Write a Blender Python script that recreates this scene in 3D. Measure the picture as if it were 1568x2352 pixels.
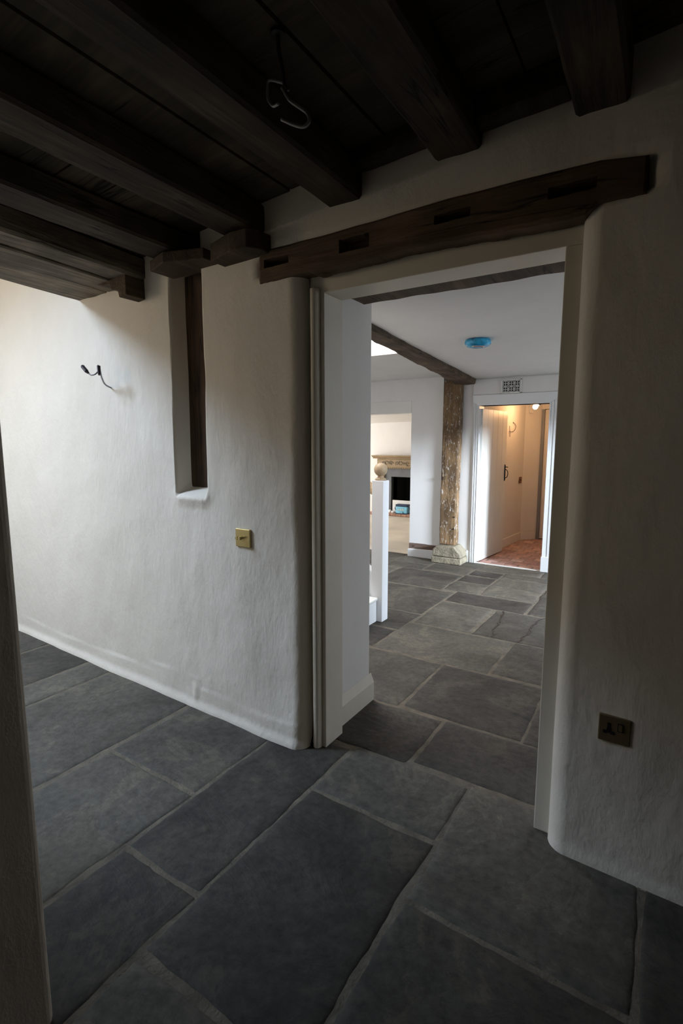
import bpy, bmesh, math, random
from mathutils import Vector, Matrix, noise, geometry

D = bpy.data
S = bpy.context.scene
COL = S.collection
for o in list(D.objects):
    D.objects.remove(o, do_unlink=True)

# ------------------------------------------------------------------ camera
cam_d = D.cameras.new('camera')
cam_d.sensor_fit = 'VERTICAL'
cam_d.sensor_height = 36.0
cam_d.lens = 18.0
cam_d.clip_start = 0.02
cam = D.objects.new('camera', cam_d)
COL.objects.link(cam)
yaw, pitch = math.radians(32.7), math.radians(7.74)
cam.location = (0, 0, 1.35)
cam.rotation_euler = (math.pi / 2 - pitch, 0, yaw)
S.camera = cam

# ------------------------------------------------------------------ world, exposure
w = D.worlds.new('overcast_sky')
S.world = w
w.use_nodes = True
bg = w.node_tree.nodes['Background']
bg.inputs[0].default_value = (0.72, 0.84, 1.0, 1)
bg.inputs[1].default_value = 0.35
S.view_settings.view_transform = 'Standard'
S.view_settings.look = 'None'
S.view_settings.gamma = 1
S.view_settings.use_curve_mapping = False
S.view_settings.exposure = 0.0


def area(name, loc, target, sx, sy, power, color, spread=180):
    l = D.lights.new(name, 'AREA')
    l.shape = 'RECTANGLE'
    l.size, l.size_y = sx, sy
    l.energy = power
    l.color = color
    l.spread = math.radians(spread)
    o = D.objects.new(name, l)
    o.location = loc
    d = Vector(target) - Vector(loc)
    o.rotation_euler = d.to_track_quat('-Z', 'Y').to_euler()
    COL.objects.link(o)
    return o


SKY = (0.78, 0.90, 1.04)
# daylight through the rooflight of the lobby on the left
area('daylight_rooflight', (-4.6, 0.30, 3.45), (-3.1, 1.67, 1.1), 1.25, 0.9, 150, (0.64, 0.845, 1.13), 150)
# added warm fill for the near room walls, no bulb stands here, out of view
area('lobby_warm_fill', (-4.35, -0.1, 2.05), (-1.6, 1.4, 1.3), 0.5, 0.5, 11, (1.0, 0.78, 0.52), 180)
# low daylight and sky light through the window in the right wall of the hall
area('daylight_hall_window', (6.0, 3.00, 2.50), (1.5, 4.0, 1.75), 1.8, 0.55, 600, SKY, 100)
area('skylight_hall_window', (1.95, 3.9, 1.75), (0.3, 3.9, 0.0), 1.2, 0.8, 40, SKY, 170)
# daylight above the stairwell
area('daylight_stairwell', (-3.0, 3.05, 3.85), (-3.0, 3.05, 0), 1.6, 1.2, 122, (0.9, 0.93, 1.0), 180)
# daylight through the window of the fireplace room
area('daylight_fire_room', (-6.85, 7.0, 1.05), (-3.6, 7.4, 0.8), 2.2, 1.2, 84, (0.95, 0.97, 1.0), 180)

# ------------------------------------------------------------------ materials
def new_mat(name):
    m = D.materials.new(name)
    m.use_nodes = True
    nt = m.node_tree
    return m, nt, nt.nodes['Principled BSDF']


def N(nt, kind, **kw):
    n = nt.nodes.new(kind)
    for k, v in kw.items():
        if k in n.inputs.keys():
            n.inputs[k].default_value = v
        else:
            setattr(n, k, v)
    return n


def ramp(nt, stops):
    r = nt.nodes.new('ShaderNodeValToRGB')
    els = r.color_ramp.elements
    while len(els) < len(stops):
        els.new(0.5)
    for e, (p, c) in zip(els, stops):
        e.position = p
        e.color = (*c, 1)
    return r


def plain(name, color, rough=0.6, metal=0.0, var=0.06, scale=6.0, bump=0.0, bscale=60.0, spec=0.5):
    m, nt, b = new_mat(name)
    b.inputs['Roughness'].default_value = rough
    b.inputs['Metallic'].default_value = metal
    b.inputs['Specular IOR Level'].default_value = spec
    tc = N(nt, 'ShaderNodeTexCoord')
    n1 = N(nt, 'ShaderNodeTexNoise', Scale=scale, Detail=4.0)
    nt.links.new(tc.outputs['Object'], n1.inputs['Vector'])
    lo = tuple(c * (1 - var) for c in color)
    hi = tuple(min(1, c * (1 + var)) for c in color)
    r = ramp(nt, [(0.3, lo), (0.7, hi)])
    nt.links.new(n1.outputs['Fac'], r.inputs[0])
    nt.links.new(r.outputs[0], b.inputs['Base Color'])
    if bump:
        n2 = N(nt, 'ShaderNodeTexNoise', Scale=bscale, Detail=5.0)
        nt.links.new(tc.outputs['Object'], n2.inputs['Vector'])
        bp = N(nt, 'ShaderNodeBump', Strength=bump, Distance=0.01)
        nt.links.new(n2.outputs['Fac'], bp.inputs['Height'])
        nt.links.new(bp.outputs[0], b.inputs['Normal'])
    return m


def plaster(name, color, b1=0.25, b2=0.5):
    """lime plaster: brushed, softly hollowed, with trowel streaks"""
    m, nt, b = new_mat(name)
    b.inputs['Roughness'].default_value = 0.75
    b.inputs['Specular IOR Level'].default_value = 0.25
    tc = N(nt, 'ShaderNodeTexCoord')
    mp = N(nt, 'ShaderNodeMapping')
    mp.inputs['Scale'].default_value = (1.0, 1.0, 0.55)
    nt.links.new(tc.outputs['Object'], mp.inputs['Vector'])
    n1 = N(nt, 'ShaderNodeTexNoise', Scale=5.0, Detail=6.0, Roughness=0.6)
    n2 = N(nt, 'ShaderNodeTexNoise', Scale=26.0, Detail=6.0, Roughness=0.65)
    n3 = N(nt, 'ShaderNodeTexNoise', Scale=170.0, Detail=3.0)
    for n in (n1, n2, n3):
        nt.links.new(mp.outputs[0], n.inputs['Vector'])
    r = ramp(nt, [(0.3, tuple(c * 0.95 for c in color)), (0.72, color)])
    nt.links.new(n1.outputs['Fac'], r.inputs[0])
    nt.links.new(r.outputs[0], b.inputs['Base Color'])
    bp1 = N(nt, 'ShaderNodeBump', Strength=b1, Distance=0.05)
    bp2 = N(nt, 'ShaderNodeBump', Strength=b2, Distance=0.006)
    bp3 = N(nt, 'ShaderNodeBump', Strength=0.25, Distance=0.001)
    nt.links.new(n1.outputs['Fac'], bp1.inputs['Height'])
    nt.links.new(n2.outputs['Fac'], bp2.inputs['Height'])
    nt.links.new(n3.outputs['Fac'], bp3.inputs['Height'])
    nt.links.new(bp1.outputs[0], bp2.inputs['Normal'])
    nt.links.new(bp2.outputs[0], bp3.inputs['Normal'])
    nt.links.new(bp3.outputs[0], b.inputs['Normal'])
    return m


def wood(name, dark, light, axis='Y', rough=0.75, bump=0.6, flecks=None, scale=1.0):
    """old timber, grain along the given axis"""
    m, nt, b = new_mat(name)
    b.inputs['Roughness'].default_value = rough
    b.inputs['Specular IOR Level'].default_value = 0.3
    tc = N(nt, 'ShaderNodeTexCoord')
    mp = N(nt, 'ShaderNodeMapping')
    sc = [22.0 * scale] * 3
    sc['XYZ'.index(axis)] = 1.6 * scale
    mp.inputs['Scale'].default_value = sc
    nt.links.new(tc.outputs['Object'], mp.inputs['Vector'])
    g = N(nt, 'ShaderNodeTexNoise', Scale=1.0, Detail=8.0, Roughness=0.7, Distortion=0.6)
    nt.links.new(mp.outputs[0], g.inputs['Vector'])
    big = N(nt, 'ShaderNodeTexNoise', Scale=3.5, Detail=3.0)
    nt.links.new(tc.outputs['Object'], big.inputs['Vector'])
    r = ramp(nt, [(0.32, dark), (0.5, tuple((a + b_) / 2.6 for a, b_ in zip(dark, light))), (0.68, light)])
    mx = N(nt, 'ShaderNodeMath', operation='MULTIPLY_ADD')
    mx.inputs[1].default_value = 0.55
    nt.links.new(g.outputs['Fac'], mx.inputs[0])
    m2 = N(nt, 'ShaderNodeMath', operation='MULTIPLY')
    m2.inputs[1].default_value = 0.45
    nt.links.new(big.outputs['Fac'], m2.inputs[0])
    nt.links.new(m2.outputs[0], mx.inputs[2])
    nt.links.new(mx.outputs[0], r.inputs[0])
    # splits along the grain
    mp2 = N(nt, 'ShaderNodeMapping')
    sc2 = [16.0 * scale] * 3
    sc2['XYZ'.index(axis)] = 0.7 * scale
    mp2.inputs['Scale'].default_value = sc2
    nt.links.new(tc.outputs['Object'], mp2.inputs['Vector'])
    cr = N(nt, 'ShaderNodeTexNoise', Scale=1.0, Detail=3.0, Roughness=0.5, Distortion=0.3)
    nt.links.new(mp2.outputs[0], cr.inputs['Vector'])
    crr = ramp(nt, [(0.485, (1, 1, 1)), (0.50, (0.12, 0.12, 0.12)), (0.515, (1, 1, 1))])
    nt.links.new(cr.outputs['Fac'], crr.inputs[0])
    msk = N(nt, 'ShaderNodeTexNoise', Scale=2.3, Detail=1.0)
    nt.links.new(tc.outputs['Object'], msk.inputs['Vector'])
    mr = ramp(nt, [(0.50, (0, 0, 0)), (0.58, (1, 1, 1))])
    nt.links.new(msk.outputs['Fac'], mr.inputs[0])
    mm = N(nt, 'ShaderNodeMixRGB', blend_type='MULTIPLY')
    nt.links.new(mr.outputs[0], mm.inputs[0])
    nt.links.new(r.outputs[0], mm.inputs[1])
    nt.links.new(crr.outputs[0], mm.inputs[2])
    out = mm.outputs[0]
    if flecks:
        col, amount, fs = flecks
        f = N(nt, 'ShaderNodeTexNoise', Scale=fs, Detail=7.0, Roughness=0.7, Distortion=0.8)
        mpf = N(nt, 'ShaderNodeMapping')
        mpf.inputs['Scale'].default_value = (1.0, 1.0, 0.28)
        mpf.inputs['Rotation'].default_value = (0.3, 0.35, 0)
        nt.links.new(tc.outputs['Object'], mpf.inputs['Vector'])
        nt.links.new(mpf.outputs[0], f.inputs['Vector'])
        fr = ramp(nt, [(0.62 - amount, (0, 0, 0)), (0.70 - amount, (1, 1, 1))])
        nt.links.new(f.outputs['Fac'], fr.inputs[0])
        mixc = N(nt, 'ShaderNodeMixRGB')
        nt.links.new(fr.outputs[0], mixc.inputs[0])
        nt.links.new(out, mixc.inputs[1])
        mixc.inputs[2].default_value = (*col, 1)
        out = mixc.outputs[0]
    nt.links.new(out, b.inputs['Base Color'])
    bp = N(nt, 'ShaderNodeBump', Strength=bump, Distance=0.012)
    nt.links.new(g.outputs['Fac'], bp.inputs['Height'])
    nt.links.new(bp.outputs[0], b.inputs['Normal'])
    return m


def stone_mat(name, stops, rough=0.6, bump=0.5, spec=0.35):
    """each flagstone is a loose island, its tone comes from the island"""
    m, nt, b = new_mat(name)
    b.inputs['Roughness'].default_value = rough
    b.inputs['Specular IOR Level'].default_value = spec
    geo = N(nt, 'ShaderNodeNewGeometry')
    tc = N(nt, 'ShaderNodeTexCoord')
    wv = N(nt, 'ShaderNodeVectorMath', operation='MULTIPLY_ADD')
    cmb = N(nt, 'ShaderNodeCombineXYZ')
    ml = N(nt, 'ShaderNodeMath', operation='MULTIPLY')
    ml.inputs[1].default_value = 37.0
    nt.links.new(geo.outputs['Random Per Island'], ml.inputs[0])
    for i in range(3):
        nt.links.new(ml.outputs[0], cmb.inputs[i])
    wv.inputs[1].default_value = (1, 1, 1)
    nt.links.new(tc.outputs['Object'], wv.inputs[0])
    nt.links.new(cmb.outputs[0], wv.inputs[2])
    n1 = N(nt, 'ShaderNodeTexNoise', Scale=4.2, Detail=9.0, Roughness=0.68, Distortion=0.5)
    n2 = N(nt, 'ShaderNodeTexNoise', Scale=34.0, Detail=8.0, Roughness=0.7)
    mp = N(nt, 'ShaderNodeMapping')
    mp.inputs['Scale'].default_value = (2.5, 5.0, 3.0)
    mp.inputs['Rotation'].default_value = (0, 0, 0.25)
    nt.links.new(wv.outputs[0], mp.inputs['Vector'])
    n3 = N(nt, 'ShaderNodeTexNoise', Scale=1.0, Detail=9.0, Roughness=0.6, Distortion=1.2)
    nt.links.new(wv.outputs[0], n1.inputs['Vector'])
    nt.links.new(wv.outputs[0], n2.inputs['Vector'])
    nt.links.new(mp.outputs[0], n3.inputs['Vector'])
    r = ramp(nt, stops)
    a = N(nt, 'ShaderNodeMath', operation='MULTIPLY_ADD')
    a.inputs[1].default_value = 0.45
    nt.links.new(geo.outputs['Random Per Island'], a.inputs[0])
    s = N(nt, 'ShaderNodeMath', operation='MULTIPLY')
    s.inputs[1].default_value = 0.62
    nt.links.new(n1.outputs['Fac'], s.inputs[0])
    nt.links.new(s.outputs[0], a.inputs[2])
    nt.links.new(a.outputs[0], r.inputs[0])
    fine = ramp(nt, [(0.28, (0.50, 0.50, 0.50)), (0.5, (0.95, 0.95, 0.95)), (0.75, (1.45, 1.42, 1.36))])
    nt.links.new(n2.outputs['Fac'], fine.inputs[0])
    mul = N(nt, 'ShaderNodeMixRGB', blend_type='MULTIPLY')
    mul.inputs[0].default_value = 0.8
    nt.links.new(r.outputs[0], mul.inputs[1])
    nt.links.new(fine.outputs[0], mul.inputs[2])
    n4 = N(nt, 'ShaderNodeTexNoise', Scale=1.7, Detail=10.0, Roughness=0.72, Distortion=1.0)
    nt.links.new(wv.outputs[0], n4.inputs['Vector'])
    st = ramp(nt, [(0.40, (0.72, 0.71, 0.69)), (0.50, (1.0, 1.0, 1.0)), (0.545, (1.0, 1.0, 0.98)), (0.56, (1.38, 1.34, 1.24)), (0.70, (1.15, 1.13, 1.08))])
    nt.links.new(n4.outputs['Fac'], st.inputs[0])
    mul2 = N(nt, 'ShaderNodeMixRGB', blend_type='MULTIPLY')
    mul2.inputs[0].default_value = 0.85
    nt.links.new(mul.outputs[0], mul2.inputs[1])
    nt.links.new(st.outputs[0], mul2.inputs[2])
    nt.links.new(mul2.outputs[0], b.inputs['Base Color'])
    bp1 = N(nt, 'ShaderNodeBump', Strength=bump, Distance=0.02)
    bp2 = N(nt, 'ShaderNodeBump', Strength=bump * 0.8, Distance=0.004)
    nt.links.new(n3.outputs['Fac'], bp1.inputs['Height'])
    nt.links.new(n2.outputs['Fac'], bp2.inputs['Height'])
    nt.links.new(bp1.outputs[0], bp2.inputs['Normal'])
    nt.links.new(bp2.outputs[0], b.inputs['Normal'])
    return m


M = {}
M['plaster_near'] = plaster('cream_lime_plaster', (0.81, 0.74, 0.64), 0.22, 0.34)
M['plaster_hall'] = plaster('white_plaster', (0.82, 0.80, 0.775), 0.06, 0.12)
M['plaster_warm'] = plaster('cream_plaster', (0.80, 0.76, 0.71), 0.05, 0.1)
M['paint_cream'] = plain('cream_paint', (0.72, 0.66, 0.55), 0.45, var=0.03, bump=0.08, bscale=40)
M['paint_white'] = plain('white_paint', (0.80, 0.80, 0.80), 0.35, var=0.02, bump=0.04, bscale=30)
M['paint_offwhite'] = plain('offwhite_paint', (0.76, 0.75, 0.70), 0.4, var=0.02)
M['joist'] = wood('dark_joist_timber', (0.018, 0.014, 0.009), (0.13, 0.10, 0.068), 'Y', 0.85, 0.7)
M['joist_pale'] = wood('weathered_joist_timber', (0.028, 0.022, 0.016), (0.40, 0.33, 0.25), 'Y', 0.85, 0.9)
M['boards'] = wood('old_floorboards_underside', (0.025, 0.021, 0.014), (0.15, 0.125, 0.085), 'X', 0.9, 0.5, scale=0.6)
M['lintel'] = wood('lintel_oak', (0.05, 0.030, 0.017), (0.23, 0.145, 0.085), 'X', 0.7, 0.6)
M['stud'] = wood('dark_oak_stud', (0.03, 0.016, 0.009), (0.15, 0.085, 0.05), 'Z', 0.7, 0.5)
M['spine'] = wood('spine_beam_oak', (0.035, 0.022, 0.014), (0.19, 0.13, 0.085), 'Y', 0.8, 0.9)
M['post'] = wood('limewashed_oak_post', (0.045, 0.024, 0.012), (0.42, 0.26, 0.13), 'Z', 0.75, 1.0,
                 flecks=((0.70, 0.66, 0.60), 0.055, 60.0), scale=1.3)
M['sill_timber'] = wood('sill_beam_oak', (0.09, 0.055, 0.04), (0.32, 0.22, 0.17), 'X', 0.8, 0.8)
M['light_oak'] = wood('new_oak', (0.42, 0.26, 0.13), (0.62, 0.43, 0.24), 'X', 0.45, 0.15)
M['ball_oak'] = wood('turned_beech', (0.40, 0.27, 0.15), (0.56, 0.41, 0.26), 'Z', 0.5, 0.08)
M['grey_stair_wood'] = wood('bare_tread_wood', (0.20, 0.16, 0.13), (0.42, 0.36, 0.30), 'Y', 0.7, 0.3)
M['mantel'] = wood('waxed_pine', (0.34, 0.24, 0.13), (0.50, 0.37, 0.22), 'X', 0.6, 0.2)
M['carving'] = plain('dark_carving', (0.22, 0.18, 0.13), 0.7)
M['flag'] = stone_mat('york_flagstone', [(0.18, (0.035, 0.030, 0.026)), (0.38, (0.064, 0.057, 0.048)),
                                         (0.58, (0.096, 0.087, 0.072)), (0.85, (0.130, 0.117, 0.096))], 0.62, 0.65, 0.2)
M['quarry'] = stone_mat('quarry_tile', [(0.2, (0.42, 0.23, 0.20)), (0.55, (0.54, 0.33, 0.29)),
                                        (0.85, (0.64, 0.44, 0.39))], 0.45, 0.2)
M['grout'] = plain('lime_mortar', (0.135, 0.112, 0.082), 0.9, var=0.3, scale=14, bump=0.6, bscale=90)
M['tile_grout'] = plain('tile_mortar', (0.34, 0.26, 0.21), 0.9, var=0.2, scale=14)
M['screed'] = plain('beige_floor_board', (0.64, 0.56, 0.45), 0.8, var=0.18, scale=1.6, bump=0.1)
M['padstone'] = plain('sandstone', (0.30, 0.26, 0.185), 0.9, var=0.3, scale=12, bump=0.8, bscale=60)
M['brick'] = plain('hearth_brick', (0.40, 0.23, 0.16), 0.9, var=0.35, scale=18, bump=0.5)
M['slate'] = plain('grey_slate', (0.13, 0.135, 0.14), 0.55, var=0.15)
M['soot'] = plain('soot', (0.006, 0.006, 0.006), 0.95)
M['brass'] = plain('satin_brass', (0.62, 0.50, 0.24), 0.32, 0.9, var=0.04)
M['bronze'] = plain('aged_brass', (0.30, 0.22, 0.12), 0.4, 0.7, var=0.06)
M['black'] = plain('black_plastic', (0.012, 0.011, 0.012), 0.4)
M['iron'] = plain('black_iron', (0.012, 0.011, 0.010), 0.5, 0.3)
M['dark_rubber'] = plain('dark_terminal', (0.045, 0.03, 0.045), 0.35)
M['cable_grey'] = plain('grey_cable', (0.42, 0.43, 0.45), 0.4)
M['cable_pale'] = plain('pale_cable', (0.20, 0.20, 0.19), 0.4)
M['plastic_white'] = plain('white_plastic', (0.78, 0.77, 0.74), 0.35)
M['blue_film'] = plain('blue_plastic_film', (0.04, 0.40, 0.74), 0.18, var=0.5, scale=22, bump=0.8, bscale=30)
M['bag_blue'] = plain('light_blue_nylon', (0.20, 0.52, 0.68), 0.5, var=0.15, scale=12, bump=0.3)
M['bag_navy'] = plain('navy_nylon', (0.010, 0.028, 0.075), 0.5)
M['paper'] = plain('white_paper', (0.80, 0.78, 0.74), 0.7)
M['ink'] = plain('grey_ink', (0.30, 0.22, 0.24), 0.7)
M['cream_cloth'] = plain('printed_cream', (0.75, 0.70, 0.52), 0.7)
M['grey_edge'] = plain('grey_door_edge', (0.22, 0.23, 0.25), 0.5)
M['copper'] = plain('bronze_plate', (0.22, 0.10, 0.05), 0.4, 0.5)
M['bulb'] = None
m, nt, b = new_mat('lit_bulb_glass')
b.inputs['Base Color'].default_value = (1, 0.95, 0.85, 1)
b.inputs['Emission Color'].default_value = (1.0, 0.72, 0.42, 1)
b.inputs['Emission Strength'].default_value = 30
M['bulb'] = m
m, nt, b = new_mat('clear_glass')
b.inputs['Base Color'].default_value = (1, 1, 1, 1)
b.inputs['Roughness'].default_value = 0.0
b.inputs['Transmission Weight'].default_value = 1.0
b.inputs['IOR'].default_value = 1.01
M['glass'] = m

# ------------------------------------------------------------------ helpers
def link(name, verts, faces, mat, parent=None, smooth=False, bevel=0.0, segs=2):
    me = D.meshes.new(name)
    me.from_pydata([tuple(v) for v in verts], [], faces)
    me.validate()
    me.update()
    bm = bmesh.new()
    bm.from_mesh(me)
    bmesh.ops.recalc_face_normals(bm, faces=bm.faces)
    bm.to_mesh(me)
    bm.free()
    if smooth:
        me.polygons.foreach_set('use_smooth', [True] * len(me.polygons))
    o = D.objects.new(name, me)
    for mm in (mat if isinstance(mat, (list, tuple)) else [mat]):
        me.materials.append(mm)
    COL.objects.link(o)
    if parent:
        o.parent = parent
    if bevel:
        b_ = o.modifiers.new('bevel', 'BEVEL')
        b_.width = bevel
        b_.segments = segs
        b_.limit_method = 'ANGLE'
    return o


class MB:
    """collects shapes for ONE mesh"""
    def __init__(s):
        s.v, s.f = [], []

    def add(s, v, f):
        n = len(s.v)
        s.v += [Vector(p) for p in v]
        s.f += [tuple(i + n for i in q) for q in f]
        return s

    def box(s, a, b):
        x0, x1 = sorted((a[0], b[0])); y0, y1 = sorted((a[1], b[1])); z0, z1 = sorted((a[2], b[2]))
        v = [(x0, y0, z0), (x1, y0, z0), (x1, y1, z0), (x0, y1, z0),
             (x0, y0, z1), (x1, y0, z1), (x1, y1, z1), (x0, y1, z1)]
        return s.add(v, [(0, 3, 2, 1), (4, 5, 6, 7), (0, 1, 5, 4), (1, 2, 6, 5), (2, 3, 7, 6), (3, 0, 4, 7)])

    def prism(s, poly, ax, a, b):
        """polygon in the plane across axis ax, extruded from a to b"""
        n = len(poly)
        def P(p, t):
            return {'x': (t, p[0], p[1]), 'y': (p[0], t, p[1]), 'z': (p[0], p[1], t)}[ax]
        v = [P(p, a) for p in poly] + [P(p, b) for p in poly]
        f = [tuple(range(n))[::-1], tuple(range(n, 2 * n))]
        f += [(i, (i + 1) % n, n + (i + 1) % n, n + i) for i in range(n)]
        return s.add(v, f)

    def tube(s, pts, r, seg=10, caps=True):
        pts = [Vector(p) for p in pts]
        rs = r if isinstance(r, (list, tuple)) else [r] * len(pts)
        n0 = None
        v, f = [], []
        for i, p in enumerate(pts):
            t = (pts[min(i + 1, len(pts) - 1)] - pts[max(i - 1, 0)]).normalized()
            if n0 is None:
                n0 = t.orthogonal().normalized()
            else:
                n0 = (n0 - t * n0.dot(t)).normalized()
            b_ = t.cross(n0)
            for k in range(seg):
                a = 2 * math.pi * k / seg
                v.append(p + (n0 * math.cos(a) + b_ * math.sin(a)) * rs[i])
        for i in range(len(pts) - 1):
            for k in range(seg):
                k2 = (k + 1) % seg
                f.append((i * seg + k, i * seg + k2, (i + 1) * seg + k2, (i + 1) * seg + k))
        if caps:
            f.append(tuple(range(seg))[::-1])
            f.append(tuple(range((len(pts) - 1) * seg, len(pts) * seg)))
        return s.add(v, f)

    def lathe(s, c, prof, seg=32, axis=(0, 0, 1)):
        """prof: (radius, height) list along the axis"""
        ax = Vector(axis).normalized()
        n0 = ax.orthogonal().normalized()
        b_ = ax.cross(n0)
        c = Vector(c)
        v, f = [], []
        for r, h in prof:
            for k in range(seg):
                a = 2 * math.pi * k / seg
                v.append(c + ax * h + (n0 * math.cos(a) + b_ * math.sin(a)) * max(r, 1e-5))
        m_ = len(prof)
        for i in range(m_ - 1):
            for k in range(seg):
                k2 = (k + 1) % seg
                f.append((i * seg + k, i * seg + k2, (i + 1) * seg + k2, (i + 1) * seg + k))
        f.append(tuple(range(seg))[::-1])
        f.append(tuple(range((m_ - 1) * seg, m_ * seg)))
        return s.add(v, f)

    def build(s, name, mat, parent=None, **kw):
        return link(name, s.v, s.f, mat, parent, **kw)


def curve(pts, n=6):
    """Catmull-Rom through the points"""
    P = [Vector(p) for p in pts]
    P = [P[0] * 2 - P[1]] + P + [P[-1] * 2 - P[-2]]
    out = []
    for i in range(1, len(P) - 2):
        for k in range(n):
            t = k / n
            a, b_, c, d = P[i - 1], P[i], P[i + 1], P[i + 2]
            out.append(0.5 * ((2 * b_) + (c - a) * t + (2 * a - 5 * b_ + 4 * c - d) * t * t + (3 * b_ - a - 3 * c + d) * t ** 3))
    out.append(P[-2])
    return out


def tag(o, label, cat, group=None, kind=None):
    o['label'] = label
    o['category'] = cat
    if group:
        o['group'] = group
    if kind:
        o['kind'] = kind
    return o


def struct(o, label, cat):
    return tag(o, label, cat, kind='structure')


def empty(name, loc, label, cat, group=None, kind=None):
    o = D.objects.new(name, None)
    o.empty_display_size = 0.05
    COL.objects.link(o)
    o.location = loc
    return tag(o, label, cat, group, kind)


def adopt(root):
    """children were modelled in world coordinates: shift them onto the empty"""
    off = Vector(root.location)
    for c in root.children:
        c.location = c.location - off


def nz(x, y, z, s=1.0, seed=0.0):
    return noise.noise(Vector((x * s + seed, y * s - seed * 0.7, z * s + seed * 1.3)))


def timber(name, p0, p1, w, h, mat, parent=None, seed=0.0, wav=0.006, w1=None, h1=None, up=(0, 0, 1),
           cham=0.012, step=0.05, rough_low=0.0):
    """hand-hewn timber: p0..p1 centre line, w across, h along up"""
    p0, p1 = Vector(p0), Vector(p1)
    t = (p1 - p0).normalized()
    up = Vector(up)
    up = (up - t * up.dot(t)).normalized()
    side = t.cross(up).normalized()
    L = (p1 - p0).length
    n = max(4, int(L / step))
    w1 = w1 or w
    h1 = h1 or h
    v, f = [], []
    def ring(W, H):
        a, b_ = W / 2, H / 2
        c = min(cham, a * 0.6, b_ * 0.6)
        pts = []
        K = 5
        for k in range(K + 1):
            pts.append((-a + c + (2 * a - 2 * c) * k / K, -b_))
        for k in range(K + 1):
            pts.append((a, -b_ + c + (2 * b_ - 2 * c) * k / K))
        for k in range(K + 1):
            pts.append((a - c - (2 * a - 2 * c) * k / K, b_))
        for k in range(K + 1):
            pts.append((-a, b_ - c - (2 * b_ - 2 * c) * k / K))
        return pts
    m_ = 24
    for i in range(n + 1):
        q = i / n
        c = p0.lerp(p1, q)
        bend = Vector((nz(q * L, seed, 0, 1.1, seed), nz(q * L, seed, 5, 1.1, seed), 0)) * wav * 1.2
        for (a, b_) in ring(w + (w1 - w) * q, h + (h1 - h) * q):
            d = nz(q * L * 3, a * 9, b_ * 9, 1.0, seed) * wav + nz(q * L * 14, a * 30, b_ * 30, 1.0, seed) * wav * 0.4
            if rough_low and b_ < 0:
                d += nz(q * L * 9, a * 12, 0, 1.0, seed + 7) * rough_low
            rr = Vector((a, b_))
            rr = rr * (1 + d / max(rr.length, 1e-3))
            v.append(c + side * (rr.x + bend.x) + up * (rr.y + bend.y))
    for i in range(n):
        for k in range(m_):
            k2 = (k + 1) % m_
            f.append((i * m_ + k, i * m_ + k2, (i + 1) * m_ + k2, (i + 1) * m_ + k))
    f.append(tuple(range(m_))[::-1])
    f.append(tuple(range(n * m_, (n + 1) * m_)))
    return link(name, v, f, mat, parent)


def lerp_table(tab, x):
    if x <= tab[0][0]:
        return tab[0][1]
    for (a, va), (b_, vb) in zip(tab, tab[1:]):
        if x <= b_:
            return va + (vb - va) * (x - a) / (b_ - a)
    return tab[-1][1]


def sstep(a, b_, x):
    t = max(0.0, min(1.0, (x - a) / (b_ - a)))
    return t * t * (3 - 2 * t)


def axis_pts(lo, hi, step, fine):
    """grid lines with finer spacing around the given positions: (pos, half-range, step)"""
    pts = set()
    x = lo
    while x < hi - 1e-6:
        pts.add(round(x, 5))
        st = step
        for (c, r, s_) in fine:
            if c - r - 1e-6 <= x <= c + r:
                st = min(st, s_)
        nx = x + st
        for (c, r, s_) in fine:
            if x < c - r - 1e-6 < nx:
                nx = c - r
        x = nx
    pts.add(hi)
    return sorted(pts)


# ------------------------------------------------------------------ FRONT WALL (with the doorway)
YW = [(-5.0, 1.79), (-3.9, 1.745), (-2.68, 1.706), (-2.01, 1.686), (-1.46, 1.670), (-0.2, 1.680), (0.12, 1.668), (1.6, 1.60)]
OX0, OX1, OZ = -1.271, -0.269, 2.02     # plaster edges of the doorway
NX0, NX1, NZ0 = -2.045, -1.835, 1.115     # slot that shows the oak stud


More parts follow.
